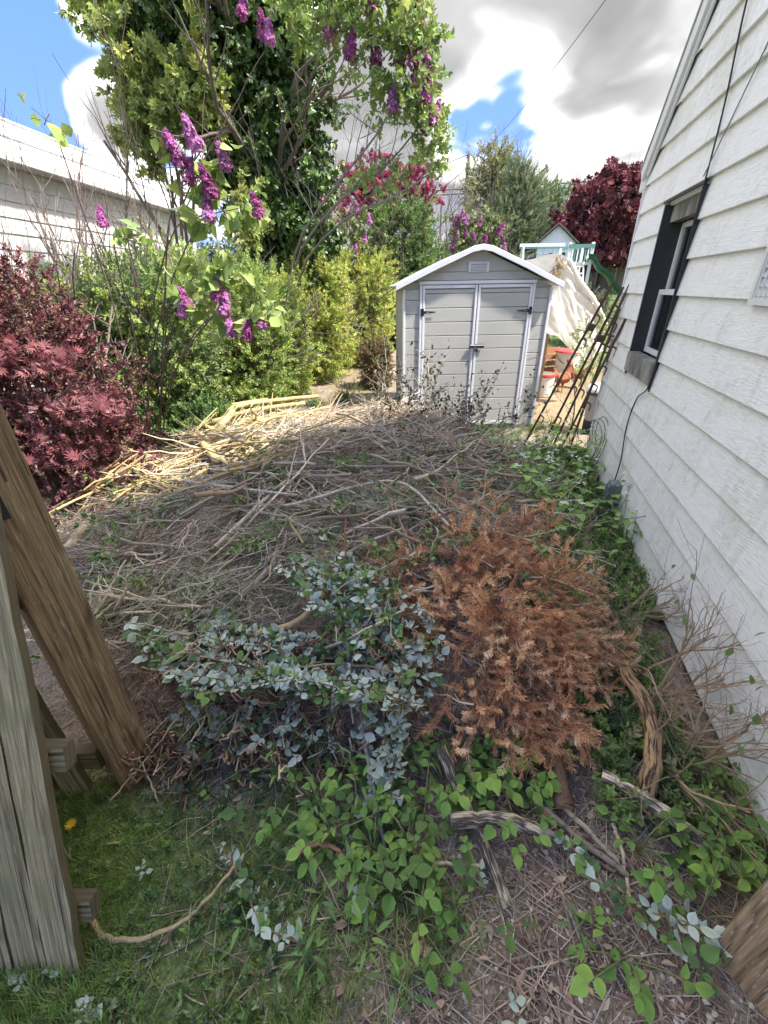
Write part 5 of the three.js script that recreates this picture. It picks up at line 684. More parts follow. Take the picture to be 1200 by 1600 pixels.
// ---------- dead spruce ----------
{
  seed(351); const T = thing('dead_spruce', 'brown dead spruce dumped on the near side of the heap', 'dead tree', [0.44, 0.06, -1.56]); T.scale.setScalar(0.87);
  const NL = 0.025, NC = [lin(0.72, 0.39, 0.19), lin(0.78, 0.48, 0.26), lin(0.62, 0.31, 0.155), lin(0.82, 0.58, 0.36)];
  const sprig = (gb, a, b, base) => { const n = Math.round(a.distanceTo(b) / 0.0019), t = b.clone().sub(a).normalize(), u = V(0, 1, 0).cross(t).normalize(), w = t.clone().cross(u); gb.tube([a, b], 0.0022, 0.001, 3, lin(0.22, 0.12, 0.07)); for (let i = 0; i < n; i++) { const p = a.clone().lerp(b, i / n), ang = rr(-0.6, 3.74), L = NL * rr(0.65, 1.1) * (i > n * 0.9 ? 0.7 : 1), d = u.clone().multiplyScalar(Math.cos(ang)).addScaledVector(w, Math.sin(ang)).addScaledVector(t, 0.65).normalize().multiplyScalar(L), s = t.clone().cross(d).normalize().multiplyScalar(0.0019), c = tint(base, 0.25, 0.06); gb.q(gb.v(p.x - s.x, p.y - s.y, p.z - s.z, 0, 0, c), gb.v(p.x + s.x, p.y + s.y, p.z + s.z, 0, 0, c), gb.v(p.x + d.x + s.x * 0.4, p.y + d.y + s.y * 0.4, p.z + d.z + s.z * 0.4, 0, 1, c), gb.v(p.x + d.x - s.x * 0.4, p.y + d.y - s.y * 0.4, p.z + d.z - s.z * 0.4, 0, 1, c)); } };
  const variants = [0, 1, 2, 3, 4, 5, 6].map((k) => { const gb = new GB(), base = NC[k % 4], m = curve([[0, 0, 0], [0.03, 0.11, 0], [0.0 + rs(0.03), 0.21, rs(0.02)], [rs(0.05), 0.29, -0.03]], 6); gb.tube(m, 0.004, 0.002, 5, lin(0.2, 0.12, 0.08)); for (let i = 2; i < 6; i++) sprig(gb, m[i], m[i + 1], base); for (let i = 0; i < 5; i++) { const a = m[1 + Math.floor(i * 0.9)], sd = i % 2 ? 1 : -1, l = rr(0.08, 0.13) * (1 - i * 0.06); sprig(gb, a, a.clone().add(V(sd * l, l * 0.75, rs(0.03))), base); } return gb.geo(); });
  const nm = leafMat(WHITE, { roughness: 0.95, transmission: 0.3 }); const gb = new GB();
  gb.tube(curve([[0.25, 0.02, 0.3], [0.05, 0.1, 0], [-0.1, 0.16, -0.4], [-0.12, 0.25, -0.7]], 12), 0.028, 0.006, 9, lin(0.16, 0.11, 0.08));
  for (let i = 0; i < 26; i++) { const a = rr(0, 6.28), o = V(rs(0.1), 0.06, rs(0.35)); gb.tube(curve([o, V(o.x + Math.cos(a) * 0.25, 0.18, o.z + Math.sin(a) * 0.25), V(o.x + Math.cos(a) * 0.5, 0.16, o.z + Math.sin(a) * 0.42)], 8), 0.007, 0.003, 5, lin(0.2, 0.13, 0.09)); }
  mesh('trunk', gb.geo(), stickM, T);
  const dome = (ux, uz) => 0.36 * Math.pow(Math.max(0, 1 - ux * ux - uz * uz), 0.36);
  for (let i = 0; i < 270; i++) {
    const a = rr(0, 6.28), k = Math.sqrt(rnd()) * 1.0, ux = Math.cos(a) * k, uz = Math.sin(a) * k, x = ux * 0.5, z = uz * 0.56; const y = dome(ux * 0.95, uz * 0.95) * rr(0.55, 1.0) * (0.75 + 0.5 * vn(x * 6 + 3, z * 6, 9));
    const gy = Math.max(0, groundH(x * 0.87 + 0.44, z * 0.87 - 1.56) - 0.1), d = V(ux * 1.1 + rs(0.5), 0.35 - 0.5 * k + rs(0.25), uz * 1.0 + rs(0.5) + 0.25), m = mesh('bough', pick(variants), nm, T); aim(V(x, y + gy * 0.55, z), d, rr(0, 6.28), rr(0.75, 1.2)).decompose(m.position, m.quaternion, m.scale);
  }
  for (let i = 0; i < 26; i++) { const a = rr(0, 6.28), k = rr(0.3, 0.95), p = V(Math.cos(a) * k * 0.45, dome(Math.cos(a) * k, Math.sin(a) * k) * 0.7 + 0.05, Math.sin(a) * k * 0.5), e = p.clone().add(V(Math.cos(a) * 0.22 + rs(0.12), rr(-0.02, 0.12), Math.sin(a) * 0.22 + rs(0.12))); mesh('bare_twig', new GB().tube(wander(p, e, 5, 0.05), 0.0035, 0.0015, 4, tint(lin(0.42, 0.33, 0.25), 0.25)).geo(), stickM, T); }
  for (const [x, y, z, dx, dy, dz, s] of [[0.42, 0.3, -0.35, 0.25, 0.9, -0.2, 1.25], [0.36, 0.32, -0.42, 0.05, 1, -0.1, 1.0], [0.5, 0.12, -0.1, 0.7, 0.6, -0.3, 1.2], [0.08, 0.42, -0.62, 0.3, 0.8, -0.2, 1.0], [-0.05, 0.42, -0.58, -0.2, 0.8, -0.3, 1.0], [0.3, 0.36, -0.6, 0.8, 0.5, 0, 1.1], [0.5, 0.05, 0.25, 0.9, 0.2, 0.3, 1.0], [0.1, 0.03, 0.55, 0.3, -0.1, 0.9, 1.0], [0.2, 0.04, 0.52, 0.7, -0.1, 0.6, 0.9], [-0.4, 0.05, 0.42, -0.6, 0.1, 0.7, 1.0], [-0.42, 0.18, 0.2, -0.9, 0.3, 0.3, 0.9]]) { const m = mesh('bough', pick(variants), nm, T); aim(V(x, y, z), V(dx, dy, dz), rr(0, 6.28), s).decompose(m.position, m.quaternion, m.scale); }
}

// ---------- brambles ----------
const serr = [0, 0.15, 0.20, 0.28, 0.26, 0.30, 0.25, 0.25, 0.17, 0.15, 0.06, 0];
const T_GREEN = [lin(0.09, 0.18, 0.045), lin(0.13, 0.24, 0.055), lin(0.17, 0.29, 0.06), lin(0.07, 0.14, 0.045)], T_SILVER = lin(0.50, 0.56, 0.46);
function loose(c, two, k) { seed(430 + k); const gb = new GB(), l = leafG([0, 0.17, 0.29, 0.33, 0.33, 0.29, 0.2, 0.09, 0], { fold: 0.04 + 0.07 * (k % 5), curl: 0.05 + 0.1 * ((k * 3) % 6), jag: 0.04, c, two, vein: 0.84 }); gb.tube([V(0, -0.9, 0), V(0.03, -0.4, 0.03), V(0, 0, 0)], 0.018, 0.012, 3, lin(0.35, 0.3, 0.16)); gb.add(l, M4([0, 0, 0], [rs(0.5), rs(0.6), rs(0.3)], rr(0.85, 1.1))); for (const s of [-1, 1]) gb.add(l, M4([0, -0.42 + rs(0.12), 0], [rs(0.6), rs(0.8), s * rr(0.8, 1.3)], rr(0.6, 0.85))); return gb.geo(); }
const BRLEAF = [0, 1, 2, 3].flatMap((k) => [loose(T_GREEN[k], T_SILVER, k), loose(T_GREEN[(k + 1) % 4], lin(0.42, 0.50, 0.39), k + 4)]);
const GRLEAF = [0, 1, 2, 3, 4].map((k) => loose([lin(0.15, 0.29, 0.045), lin(0.20, 0.36, 0.055), lin(0.28, 0.45, 0.07), lin(0.11, 0.21, 0.04), lin(0.17, 0.32, 0.05)][k], lin(0.2, 0.30, 0.12), k + 9));
const brM = leafMat(WHITE, { transmission: 0.15, roughness: 0.8 }), grM = leafMat(WHITE, { transmission: 0.3, roughness: 0.8 });
const PETAL = (() => { const gb = new GB(); for (let i = 0; i < 14; i++) gb.add(leafG([0.02, 0.11, 0.12, 0.03], { fold: 0.05, curl: -0.1 }), M4([0, 0, 0], [-1.2 + 0.15 * (i % 2), 0, 0]).premultiply(M4([0, 0, 0], [0, i * 0.449, 0]))); return gb.geo(); })();
function putLeaf(parent, geo, mat, p, dir, normal, size) {   // leaf along dir, its face turned towards normal
  const y = dir.clone().normalize(), z = normal.clone().addScaledVector(y, -normal.dot(y)).normalize(), x = y.clone().cross(z), m = mesh('leaf', geo, mat, parent), q = new THREE.Matrix4().makeBasis(x, y, z); m.quaternion.setFromRotationMatrix(q); m.position.copy(p).addScaledVector(y, size * 0.5); m.scale.setScalar(size);
}
function bramble(name, label, group, pts, n, { silver = 0.7, size = 0.036, mat = brM, leaves = BRLEAF, cane = lin(0.25, 0.16, 0.08), r = 0.0035, cat = 'bramble' } = {}) {
  const o = V(...pts[0]), T = thing(name, label, cat, pts[0], 0, group), P = curve(pts.map((p) => V(...p).sub(o)), 24), gb = new GB().tube(P, r, r * 0.55, 5, tint(cane, 0.3)); mesh('cane', gb.geo(), stickM, T);
  for (let i = 0; i < n; i++) { const t = Math.min(23, Math.floor((i + rnd()) / n * 24)), p = P[t].clone().lerp(P[t + 1], rnd()), d = rdir(); d.y = Math.abs(d.y) * 0.5 - 0.1; const up = V(rs(0.55), 1, rs(0.55) + 0.25); if (rnd() < silver) up.multiplyScalar(-1); putLeaf(T, pick(leaves), mat, p, d, up, size * rr(0.5, 1.35)); }
  return T;
}
{
  seed(411); const G = 'cut bramble canes heaped on the brush', L = 'cut bramble cane with silvery leaf undersides heaped beside the spruce', L2 = 'cut bramble cane with silvery leaves trailing level across the near slope';
  for (let i = 0; i < 15; i++) { const j = () => rs(0.1), lx = rs(0.13), s = rr(0, 0.4); bramble('bramble_cane', L, G, [[-0.3 + lx + j(), 0.52 + rs(0.03), -1.85 + s + j()], [-0.12 + lx + j(), 0.47 + rs(0.03), -1.5 + s * 0.5], [-0.02 + lx + j(), 0.36 + rs(0.04), -1.22 + rs(0.06)], [0.0 + lx + j(), 0.2 + rs(0.05), -1.06 + rs(0.06)]], 36); }
  for (let i = 0; i < 21; i++) { const j = () => rs(0.08), z = rs(0.14); bramble('bramble_cane', L2, 'cut bramble canes trailing over the near slope', [[-1.0 + rr(0, 0.35), 0.34 + rs(0.04), -1.33 + z + j()], [-0.62 + j(), 0.32 + rs(0.04), -1.2 + z + j()], [-0.3 + j(), 0.33 + rs(0.04), -1.17 + z], [0.08 + j(), 0.3 + rs(0.05), -1.14 + z + j()]], 34); }
  for (let i = 0; i < 5; i++) bramble('bramble_cane', 'cut bramble cane drooping off the heap towards the soil', 'drooping bramble tips', [[0.06 + rs(0.07), 0.32, -1.15 + rs(0.05)], [0.04 + rs(0.06), 0.22, -1.0], [-0.02 + rs(0.06), 0.14, -0.9], [-0.04 + rs(0.05), 0.06 + rs(0.02), -0.8 + rs(0.04)]], 22, { silver: 0.9 });
  for (let i = 0; i < 3; i++) bramble('bramble_cane', 'bramble cane with silvery leaves at the end by the brown post', 'bramble ends by the brown post', [[-0.75 + rs(0.05), 0.3, -1.2 + rs(0.05)], [-0.92, 0.34 + rs(0.03), -1.28 + rs(0.05)], [-1.05 + rs(0.04), 0.33 + rs(0.06), -1.34 + rs(0.05)]], 13, { silver: 0.5, size: 0.05 });
  for (let i = 0; i < 13; i++) { const x = rr(-0.75, 0.12), j = () => rs(0.07); bramble('bramble_cane', 'cut bramble cane spilling down the front face of the heap', 'bramble canes spilling down the front', [[x, 0.36 + rs(0.03), -1.2 + rs(0.04)], [x + j(), 0.27, -1.08 + rs(0.03)], [x + j(), 0.17 + rs(0.03), -1.0 + rs(0.03)], [x + j(), 0.07 + rs(0.03), -0.93 + rs(0.05)]], 17, { silver: 0.6 }); }
  // red brown cane stems standing proud of the leaves
  [[[-0.2, 0.55, -1.9], [-0.17, 0.52, -1.55], [-0.1, 0.42, -1.3]], [[-0.35, 0.37, -1.2], [-0.12, 0.42, -1.3], [0.02, 0.48, -1.5]], [[-0.55, 0.30, -1.12], [-0.2, 0.34, -1.14], [0.12, 0.32, -1.1]], [[-0.4, 0.5, -1.75], [-0.5, 0.52, -2.0], [-0.2, 0.55, -2.05]]].forEach((p, i) => stick('bare_cane', ['red bare cane running up through the bramble leaves', 'red bare cane slanting towards the spruce', 'tan bare cane level along the bramble front', 'tan cane looped at the top of the bramble'][i], p, 0.005, 0.0035, i < 2 ? REDB : lin(0.42, 0.33, 0.17)));
}
{
  seed(421); const G = 'living green bramble shoots';
  const spots = [[0.06, -0.68, 'beneath the silvery bramble tip', 15], [0.02, -0.56, 'trailing onto the mossy patch', 15], [0.2, -0.86, 'left of the charred stick', 16], [0.38, -0.9, 'around the charred stick top', 18], [0.48, -0.86, 'beneath the spruce beside the sawn log', 17], [0.66, -0.98, 'right under the spruce boughs', 12], [-0.1, -0.75, 'left of the grey upright stick', 14], [1.05, -0.7, 'at the far end of the whitest log', 18], [1.14, -0.62, 'against the bottom siding board', 18], [1.0, -0.6, 'just above the corner post', 12], [-0.02, -0.88, 'under the drooping bramble tip', 14], [0.30, -1.0, 'at the front edge of the spruce', 12], [0.28, -0.56, 'small on bare soil near the charred stick', 6], [-0.18, -0.7, 'beside the hooked brown cane', 14], [-0.26, -0.92, 'at the foot of the heap below the bramble', 14], [-0.05, -0.66, 'between the hooked cane and the moss', 13], [0.12, -0.78, 'between the two lowest bramble tips', 14], [-0.38, -0.8, 'next to the red standing cane', 10], [0.86, -0.5, 'on the soil before the corner post', 9], [0.62, -0.42, 'low on the soil beside the fallen cane', 9], [0.56, -0.95, 'behind the sawn log', 14], [0.88, -1.05, 'around the thick curved log', 10], [1.12, -0.85, 'under the low bare twigs', 14], [1.05, -0.52, 'beside the corner post top', 12], [0.78, -0.66, 'in front of the whitest log', 8], [0.42, -0.74, 'right of the level weathered stick', 8], [0.08, -0.5, 'on the mossy edge of the soil', 9]];
  for (const [x, z, where, n] of spots) { const y = groundH(x, z), T = thing('green_bramble', 'low green bramble shoot ' + where, 'bramble', [x, y, z], 0, G), gb = new GB(); for (let k = 0; k < n; k++) { const a = rr(0, 6.28), R = rr(0.02, 0.13), h = rr(0.03, 0.13), e = V(Math.cos(a) * R, h, Math.sin(a) * R); gb.tube(curve([[0, 0, 0], [e.x * 0.4, h * 0.8, e.z * 0.4], e], 5), 0.0025, 0.0015, 4, lin(0.22, 0.26, 0.1)); putLeaf(T, pick(GRLEAF), grM, e, V(Math.cos(a), rs(0.3), Math.sin(a)), V(rs(0.6), 1, rs(0.6) + 0.15), rr(0.036, 0.064)); } mesh('stem', gb.geo(), stickM, T); }
  // long fallen cane with grey green leaves crossing the soil
  bramble('fallen_cane', 'fallen leafy cane running down over the bare soil to the corner', null, [[0.5, 0.1, -0.74], [0.58, 0.07, -0.62], [0.7, 0.05, -0.5], [0.83, 0.04, -0.36]], 26, { silver: 0.35, size: 0.04, cane: REDB });
  bramble('fallen_cane', 'leafy cane end with pale leaves lying against the corner post', null, [[0.72, 0.06, -0.5], [0.8, 0.08, -0.47], [0.87, 0.06, -0.42]], 10, { silver: 0.7, size: 0.048 });
  bramble('fallen_cane', 'cut leafy shoot with bluish leaves lying on the lawn centre', null, [[-0.55, 0.03, -0.7], [-0.45, 0.03, -0.6], [-0.36, 0.03, -0.5], [-0.25, 0.03, -0.46]], 20, { silver: 0.45, size: 0.034 });
  [['pale wilted leaf sprig on the lawn below the brown post', -0.75, -0.64, 3], ['curled pale leaf cluster at the foot of the leaning pickets', -0.93, -0.42, 5], ['crumpled silver leaves on the grass at the frame bottom', -0.76, -0.34, 8], ['shrivelled grey leaf tuft on the dark moss', -0.45, -0.6, 4], ['two pale leaves on moss left of the soil', -0.09, -0.53, 3], ['pale leaf pair dropped on the soil by a stick', 0.27, -0.6, 3], ['pale leaf sprig at the lowest edge of the soil', 0.3, -0.34, 4]].forEach(([l, x, z, n]) => { const T = thing('fallen_leaf', l, 'leaves', [x, groundH(x, z) + 0.02, z]); for (let k = 0; k < n; k++) putLeaf(T, pick(BRLEAF), brM, V(rs(0.03), rr(0, 0.03), rs(0.03)), V(rs(), rs(0.3), rs()), V(rs(0.5), -1, rs(0.5)), rr(0.02, 0.034)); });
}
// weeds with long leaves before the heap, and ivy by the post
{
  seed(431); const longM = [lin(0.13, 0.24, 0.05), lin(0.17, 0.29, 0.06), lin(0.10, 0.18, 0.05)].map((c) => leafMat(c, { transmission: 0.25, roughness: 0.8 })), LL = leafG([0.02, 0.10, 0.12, 0.09, 0.05, 0], { fold: 0.25, curl: 0.35 });
  [['upright weed with long narrow leaves beside the hooked cane', -0.26, -0.78, 12, 0.2], ['long leaved weed near the red standing cane', -0.4, -0.86, 11, 0.18], ['long leaved weed leaning over the moss', -0.12, -0.6, 10, 0.2], ['flat rosette weed at the bottom of the lawn', -0.2, -0.42, 11, 0.07], ['broad leaved rosette on the lawn by the looping vine', -0.42, -0.48, 8, 0.05], ['tall grassy weed on the moss edge', -0.08, -0.45, 9, 0.24], ['long leaved weed at the foot of the heap', -0.17, -0.9, 10, 0.15], ['small weed under the fallen cane leaves', 0.52, -0.45, 8, 0.06], ['narrow leaved weed among the shoots under the bramble', -0.08, -0.82, 12, 0.17], ['narrow leaved weed left of the bent cane', -0.34, -0.7, 11, 0.13], ['drooping weed at the moss border', -0.2, -0.55, 10, 0.12], ['small rosette beside the dropped leaf pair', 0.18, -0.5, 8, 0.05], ['thin weed at the lowest edge of the moss', 0.02, -0.36, 9, 0.09]].forEach(([l, x, z, n, h]) => { const T = thing('leafy_weed', l, 'weed', [x, groundH(x, z), z]), gb = new GB(), P = curve([[0, 0, 0], [rs(0.03), h * 0.6, rs(0.03)], [rs(0.06), h, rs(0.06)]], 8); gb.tube(P, 0.003, 0.0015, 4, lin(0.15, 0.24, 0.07)); mesh('stem', gb.geo(), stickM, T); for (let k = 0; k < n; k++) { const a = k * 2.4, p = P[Math.floor(k / n * 8)]; putLeaf(T, LL, pick(longM), p.clone().add(V(0, 0, 0)), V(Math.cos(a), 0.5 - (h < 0.1 ? 0.35 : 0), Math.sin(a)), V(rs(0.2), 1, rs(0.2)), rr(0.035, 0.062)); } });
  const iv = [lin(0.03, 0.065, 0.03), lin(0.045, 0.085, 0.04)].map((c) => leafMat(c, { transmission: 0.15, roughness: 0.4 }));
  [['dark ivy creeping at the foot of the brown post', -0.82, -0.98, 26], ['dark ivy patch between the post and the bare soil', -0.62, -0.92, 26], ['dark ivy in the shade before the heap', -0.45, -0.98, 20], ['bright green sprig of leaves on the dark soil', -0.57, -0.83, 10]].forEach(([l, x, z, n], i) => { const T = thing('ground_ivy', l, 'ivy', [x, groundH(x, z), z]), gb = new GB(); for (let k = 0; k < n; k++) { const a = rr(0, 6.28), R = Math.sqrt(rnd()) * (i === 3 ? 0.05 : 0.14), px = Math.cos(a) * R, pz = Math.sin(a) * R, e = V(px, groundH(x + px, z + pz) - groundH(x, z) + rr(0.015, 0.06), pz); gb.tube([V(px * 0.6, 0, pz * 0.6), e], 0.0016, 0.001, 3, lin(0.1, 0.08, 0.05)); putLeaf(T, i === 3 ? LEAF_HEART : LEAF_IVY, i === 3 ? longM[1] : pick(iv), e, V(Math.cos(a), rs(0.3), Math.sin(a)), V(rs(0.4), 1, rs(0.4)), rr(0.022, 0.036)); } mesh('stem', gb.geo(), stickM, T); });
  const D = thing('dandelion', 'single yellow dandelion flower in the shaded lawn', 'flower', [-1.05, groundH(-1.05, -0.74), -0.74]); mesh('stem', new GB().tube([V(0, 0, 0), V(0.01, 0.07, 0)], 0.002, 0.002, 5, lin(0.2, 0.25, 0.1)).geo(), stickM, D); mesh('flower', PETAL, leafMat(lin(0.75, 0.42, 0.01), { transmission: 0.1 }), D, [0.01, 0.075, 0]).scale.setScalar(0.02); for (let k = 0; k < 5; k++) putLeaf(D, LL, longM[0], V(0, 0.005, 0), V(Math.cos(k * 1.3), 0.2, Math.sin(k * 1.3)), V(0, 1, 0), 0.07);
}
// garlic mustard along the house
{
  seed(441); const lm = [lin(0.24, 0.40, 0.08), lin(0.30, 0.46, 0.09), lin(0.19, 0.32, 0.065)].map((c) => leafMat(c, { transmission: 0.35 })), fm = leafMat(lin(0.75, 0.77, 0.7), { transmission: 0.1 });
  const near = ['nearest the leaning rails', 'beside the leaning rails', 'between the rails and the wire coil', 'below the wire coil', 'in front of the service box', 'left of the service box', 'at the heap edge opposite the window', 'amid dry cuttings under the window', 'next to the heap crest', 'below the service box', 'behind the spruce top', 'at the bottom siding board past the spruce', 'closest to the spruce top', 'in the middle of the weed strip', 'on the heap flank across from the service box', 'on the heap flank behind the spruce', 'farthest out on the heap flank', 'between heap flank and weed strip'];
  [[1.72, -4.15, 0.42], [1.9, -4.0, 0.5], [1.95, -3.75, 0.45], [1.8, -3.5, 0.5], [1.62, -3.15, 0.42], [1.45, -3.3, 0.45], [1.3, -3.6, 0.4], [1.55, -3.8, 0.42], [1.15, -3.15, 0.4], [1.62, -2.75, 0.4], [1.2, -2.5, 0.35], [1.56, -2.4, 0.35], [1.0, -2.2, 0.3], [1.4, -2.9, 0.38], [1.05, -2.8, 0.36], [0.95, -2.5, 0.32], [0.95, -3.4, 0.36], [1.25, -2.8, 0.38]].forEach(([x, z, h], i) => {
    const T = thing('garlic_mustard', 'leafy weed with small white flowers ' + near[i], 'weed', [x, groundH(x, z), z], 0, 'white flowered weeds along the house'), gb = new GB();
    for (let s = 0; s < 3; s++) { const P = curve([[rs(0.05), 0, rs(0.05)], [rs(0.1), h * 0.5, rs(0.1)], [rs(0.16), h * rr(0.8, 1.1), rs(0.16)]], 8); mesh('stem', new GB().tube(P, 0.004, 0.002, 4, lin(0.16, 0.26, 0.08)).geo(), stickM, T); for (let k = 0; k < 8; k++) { const a = k * 2.4 + s, p = P[1 + Math.floor(k / 8 * 7)]; putLeaf(T, LEAF_HEART, pick(lm), p, V(Math.cos(a), 0.1, Math.sin(a)), V(rs(0.3), 1, rs(0.3)), rr(0.06, 0.105) * (1.15 - k * 0.06)); } const e = P[8]; for (let k = 0; k < 5; k++) { const m = mesh('flower', PETAL, fm, T, [e.x + rs(0.02), e.y + rr(0, 0.015), e.z + rs(0.02)]); m.scale.setScalar(rr(0.008, 0.012)); } }
  });
  const l = [], c = []; for (let i = 0; i < 3600; i++) { const t = rr(0.9, 4.6), p = onWall(t, 0, t > 2 ? rr(0.02, 0.75) : rr(0.16, 0.5)); if (t < 2 && rnd() < 0.5) continue; if (pileH(p.x, p.z) > 0.25) continue; l.push(aim(V(p.x, groundH(p.x, p.z) + rr(0, 0.03), p.z), V(rs(0.8), 1, rs(0.8)), rr(0, 6), rr(0.05, 0.13))); c.push(tint(pick([lin(0.19, 0.31, 0.065), lin(0.25, 0.38, 0.08), lin(0.36, 0.32, 0.17), lin(0.13, 0.21, 0.05)]), 0.25)); } const m = many('undergrowth', SP_SMALL[0], GREEN, l, scene, c); meta(m, 'low tangled green undergrowth along the foot of the house', 'undergrowth', null, 'stuff');
  // elder shoot by the rails, seedling leaves on the tarp side
  const T = thing('green_sapling', 'pale green leafy sapling behind the leaning rails', 'sapling', [2.35, 0, -5.1]), gb = new GB(); branches(gb, V(0, 0, 0), V(0.05, 1, 0), 0.8, 0.01, 2, { c: BARKG }); mesh('stems', gb.geo(), barkM, T); foliage(T, 'foliage', SP_LONG, GREEN, [[0.1, 1.0, 0, 0.3, 0.3, 0.3, 60]], 0.13, [lin(0.26, 0.32, 0.09), lin(0.2, 0.27, 0.07)], { shell: 0.1, sd: 88 });
}
// bare twiggy shrub against the lower boards
{
  seed(451); const shrubM = leafMat(lin(0.12, 0.22, 0.045)); [['bare brown twiggy shrub fanned against the lower siding boards', 1.08, -1.25, 8, 0.34], ['bare twigs reaching out low beside the corner bramble', 1.1, -0.98, 6, 0.3], ['sparse bare twigs between the spruce and the siding', 1.2, -1.7, 5, 0.28]].forEach(([l, x, z, n, len]) => { const T = thing('bare_shrub', l, 'shrub', [x, groundH(x, z), z]), gb = new GB(), tips = []; for (let i = 0; i < n; i++) branches(gb, V(rs(0.08), 0, rs(0.1)), V(rs(0.5) + 0.12, rr(0.35, 1), rs(0.5) + 0.35), len, 0.0065, 3, { c: lin(0.42, 0.32, 0.22), kids: 3, spread: 0.6, up: 0.03, taper: 0.7, wig: 0.2, tips }); mesh('stems', gb.geo(), stickM, T); for (let k = 0; k < 16; k++) { const [p, d] = pick(tips); putLeaf(T, LEAF_OVAL, shrubM, p, d, V(rs(), 1, rs()), rr(0.03, 0.045)); } });
}
// ---------- lawn, moss edge, pebbles and litter ----------
{
  seed(461); const tuft = (n, w, lean) => { const gb = new GB(); for (let i = 0; i < n; i++) { const a = rr(0, 6.28), b = V(Math.cos(a) * rr(0, 0.25), 0, Math.sin(a) * rr(0, 0.25)), e = V(b.x + rs(lean), rr(0.6, 1.1), b.z + rs(lean)), m = b.clone().lerp(e, 0.5).add(V(0, 0.12, 0)), s = V(Math.cos(a + 1.5), 0, Math.sin(a + 1.5)).multiplyScalar(w), c = tint(WHITE, 0.25, 0.1); const i0 = gb.v(b.x - s.x, 0, b.z - s.z, 0, 0, c), i1 = gb.v(b.x + s.x, 0, b.z + s.z, 0, 0, c), i2 = gb.v(m.x + s.x * 0.8, m.y, m.z + s.z * 0.8, 0, 0, c), i3 = gb.v(m.x - s.x * 0.8, m.y, m.z - s.z * 0.8, 0, 0, c), i4 = gb.v(e.x, e.y, e.z, 0, 0, c); gb.q(i0, i1, i2, i3); gb.t(i3, i2, i4); } return gb.geo(); };
  const G1 = tuft(8, 0.035, 0.8), gm = leafMat(WHITE, { transmission: 0.35, roughness: 0.9 }), l = [], c = [];
  for (let i = 0; i < 26000; i++) { const x = rr(-2.2, 0.45), z = rr(-1.05, 0.15), Z = zones(x, z), pr = Math.max(Z.lawn, Z.moss * 0.25); if (rnd() > pr * (0.12 + 1.0 * sstep(0.36, 0.56, Z.n) * (0.4 + Z.n2))) continue; l.push(M4([x, groundH(x, z) - 0.003, z], [rs(0.3), rr(0, 6), rs(0.3)], [rr(0.025, 0.045), rr(0.016, 0.04) * (1 + 1.3 * sstep(0.45, 0.7, Z.n) + 0.8 * sstep(-0.6, -0.3, z)), rr(0.025, 0.05)])); c.push(tint(pick([lin(0.27, 0.42, 0.09), lin(0.33, 0.48, 0.11), lin(0.22, 0.34, 0.075), lin(0.42, 0.46, 0.2)]), 0.25)); }
  const m = many('lawn_grass', G1, gm, l, scene, c); meta(m, 'fine green lawn grass at the near corner of the yard', 'grass', null, 'stuff');
  const lw = [], cw = []; for (let i = 0; i < 1500; i++) { const x = rr(-1.4, 0.35), z = rr(-1.05, 0.0), Z = zones(x, z); if (rnd() > Math.max(Z.lawn, Z.moss * 0.5) * (0.25 + 0.9 * sstep(0.56, 0.40, Z.n))) continue; lw.push(aim(V(x, groundH(x, z) + 0.002, z), V(rs(0.9), 1, rs(0.9)), rr(0, 6), rr(0.018, 0.05))); cw.push(tint(pick([lin(0.13, 0.24, 0.05), lin(0.18, 0.30, 0.07), lin(0.10, 0.17, 0.05), lin(0.26, 0.32, 0.16)]), 0.25)); } const mw = many('lawn_weeds', SP_OVAL[1], gm, lw, scene, cw); meta(mw, 'small broad leaved weeds creeping through the mossy lawn', 'weeds', null, 'stuff');
  const l2 = [], c2 = []; for (let i = 0; i < 9000; i++) { const x = rr(1.8, 18), z = rr(-30, -5.1), Z = zones(x, z); if (rnd() > Math.max(Z.back, 0.12)) continue; l2.push(M4([x, groundH(x, z), z], [0, rr(0, 6), 0], [rr(0.08, 0.2), rr(0.04, 0.09), rr(0.08, 0.2)])); c2.push(tint(pick([lin(0.12, 0.22, 0.04), lin(0.16, 0.26, 0.05)]), 0.2)); } const m2 = many('back_grass', G1, gm, l2, scene, c2); meta(m2, 'sunny green grass of the back lawn beyond the shed', 'grass', null, 'stuff');
  const l3 = [], c3 = []; for (let i = 0; i < 420; i++) { const k = rnd(), x = k < 0.4 ? rr(-0.15, 0.2) : k < 0.7 ? rr(0.9, 2.2) : rr(-0.9, 0.2), z = k < 0.4 ? rr(-6.6, -5.4) : k < 0.7 ? rr(-5.25, -4.6) : rr(-9, -6); l3.push(M4([x, groundH(x, z), z], [rs(0.2), rr(0, 6), rs(0.2)], [rr(0.06, 0.12), rr(0.05, 0.16), rr(0.06, 0.12)])); c3.push(tint(lin(0.14, 0.22, 0.045), 0.25)); } const m3 = many('path_grass', G1, gm, l3, scene, c3); meta(m3, 'scattered grass tufts around the shed foot and straw path', 'grass', null, 'stuff');
  const clump = (label, x, z, s, n) => { const gb = new GB(); for (let i = 0; i < n; i++) gb.add(G1, M4([x + rs(0.05), groundH(x, z), z + rs(0.05)], [rs(0.4), rr(0, 6), rs(0.4)], s * rr(0.6, 1)), tint(lin(0.16, 0.27, 0.05), 0.2)); const m = one('grass_clump', gb.geo(), gm, label, 'grass', null); m.userData.kind = 'stuff'; };
  clump('bright grassy clump beside the straw path', -0.62, -6.9, 0.28, 12); clump('second bright clump nearer the privet', -1.0, -6.4, 0.22, 10);
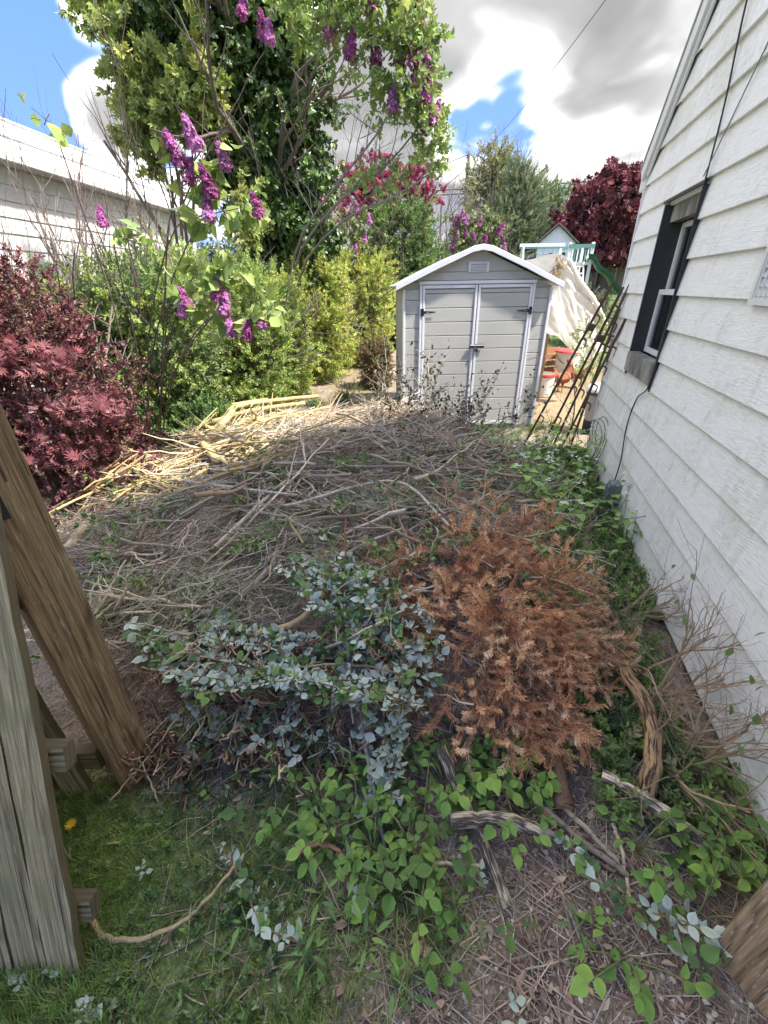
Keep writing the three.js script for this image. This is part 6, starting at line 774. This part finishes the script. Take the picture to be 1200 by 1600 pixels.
  // pebbles, chips and litter on the soil
  const st = new THREE.IcosahedronGeometry(1, 0), P = st.attributes.position; for (let i = 0; i < P.count; i++) { const k = 0.75 + 0.5 * vn(P.getX(i) * 3 + 5, P.getY(i) * 3 + P.getZ(i) * 2, 4); P.setXYZ(i, P.getX(i) * k, P.getY(i) * k * 0.6, P.getZ(i) * k); } st.computeVertexNormals();
  const l4 = [], c4 = []; for (let i = 0; i < 5200; i++) { const x = rr(-0.4, 1.2), z = rr(-0.95, -0.1), Z = zones(x, z); if (rnd() < Math.max(Z.lawn, Z.moss) + 0.08) continue; const s = 0.0018 + 0.007 * Math.pow(rnd(), 4); l4.push(M4([x, groundH(x, z) + s * 0.2, z], [rs(0.5), rr(0, 6), rs(0.5)], s)); c4.push(tint(pick([lin(0.36, 0.29, 0.22), lin(0.45, 0.38, 0.30), lin(0.28, 0.21, 0.16), lin(0.5, 0.45, 0.39)]), 0.25)); } const m4 = many('pebbles', st, std(WHITE), l4, scene, c4); meta(m4, 'crumbly soil clods and small pebbles on the bare ground', 'pebbles', null, 'stuff');
  const chip = new GB().add(leafG([0.05, 0.16, 0.2, 0.1, 0], { fold: 0.3, curl: 0.3 })).geo(), l5 = [], c5 = []; for (let i = 0; i < 3800; i++) { const k = rnd(); let x, z; if (k < 0.45) { x = rr(-0.9, 1.25); z = rr(-1.15, -0.15); } else if (k < 0.8) { x = rr(-2.4, 1.3); z = rr(-4.9, -1.1); } else { x = rr(-3.5, 0.3); z = rr(-8, -1.2); } const Z = zones(x, z); if (rnd() < Z.lawn * 0.8) continue; l5.push(aim(V(x, groundH(x, z) + 0.006, z), V(rs(), rs(0.35), rs()), rr(0, 6), rr(0.02, 0.05))); c5.push(tint(pick([lin(0.36, 0.24, 0.16), lin(0.44, 0.33, 0.22), lin(0.28, 0.18, 0.13), lin(0.5, 0.40, 0.27)]), 0.25)); } const m5 = many('leaf_litter', chip, std(WHITE, { vertexColors: true }), l5, scene, c5); meta(m5, 'dry brown leaf litter and chips over the soil and heap', 'litter', null, 'stuff');
  const tw = new GB(); for (let i = 0; i < 4; i++) { const a = V(rs(0.4), 0.02, rs(0.4)); tw.tube(wander(a, a.clone().add(V(rs(1), rr(0, 0.1), rs(1))), 3, 0.05), 0.015, 0.008, 4, tint(WHITE, 0.3)); } const l6 = [], c6 = []; for (let i = 0; i < 900; i++) { const x = rr(-0.7, 1.25), z = rr(-1.2, -0.2), Z = zones(x, z); if (rnd() < Z.lawn * 0.72) continue; l6.push(M4([x, groundH(x, z), z], [rs(0.15), rr(0, 6), rs(0.15)], rr(0.05, 0.16))); c6.push(tint(pick([GREYB, BROWN, lin(0.5, 0.4, 0.28)]), 0.25)); } const m6 = many('twig_litter', tw.geo(), std(WHITE, { vertexColors: true }), l6, scene, c6); meta(m6, 'broken twigs littered on the soil before the heap', 'litter', null, 'stuff');
}
renderer.render(scene, camera);
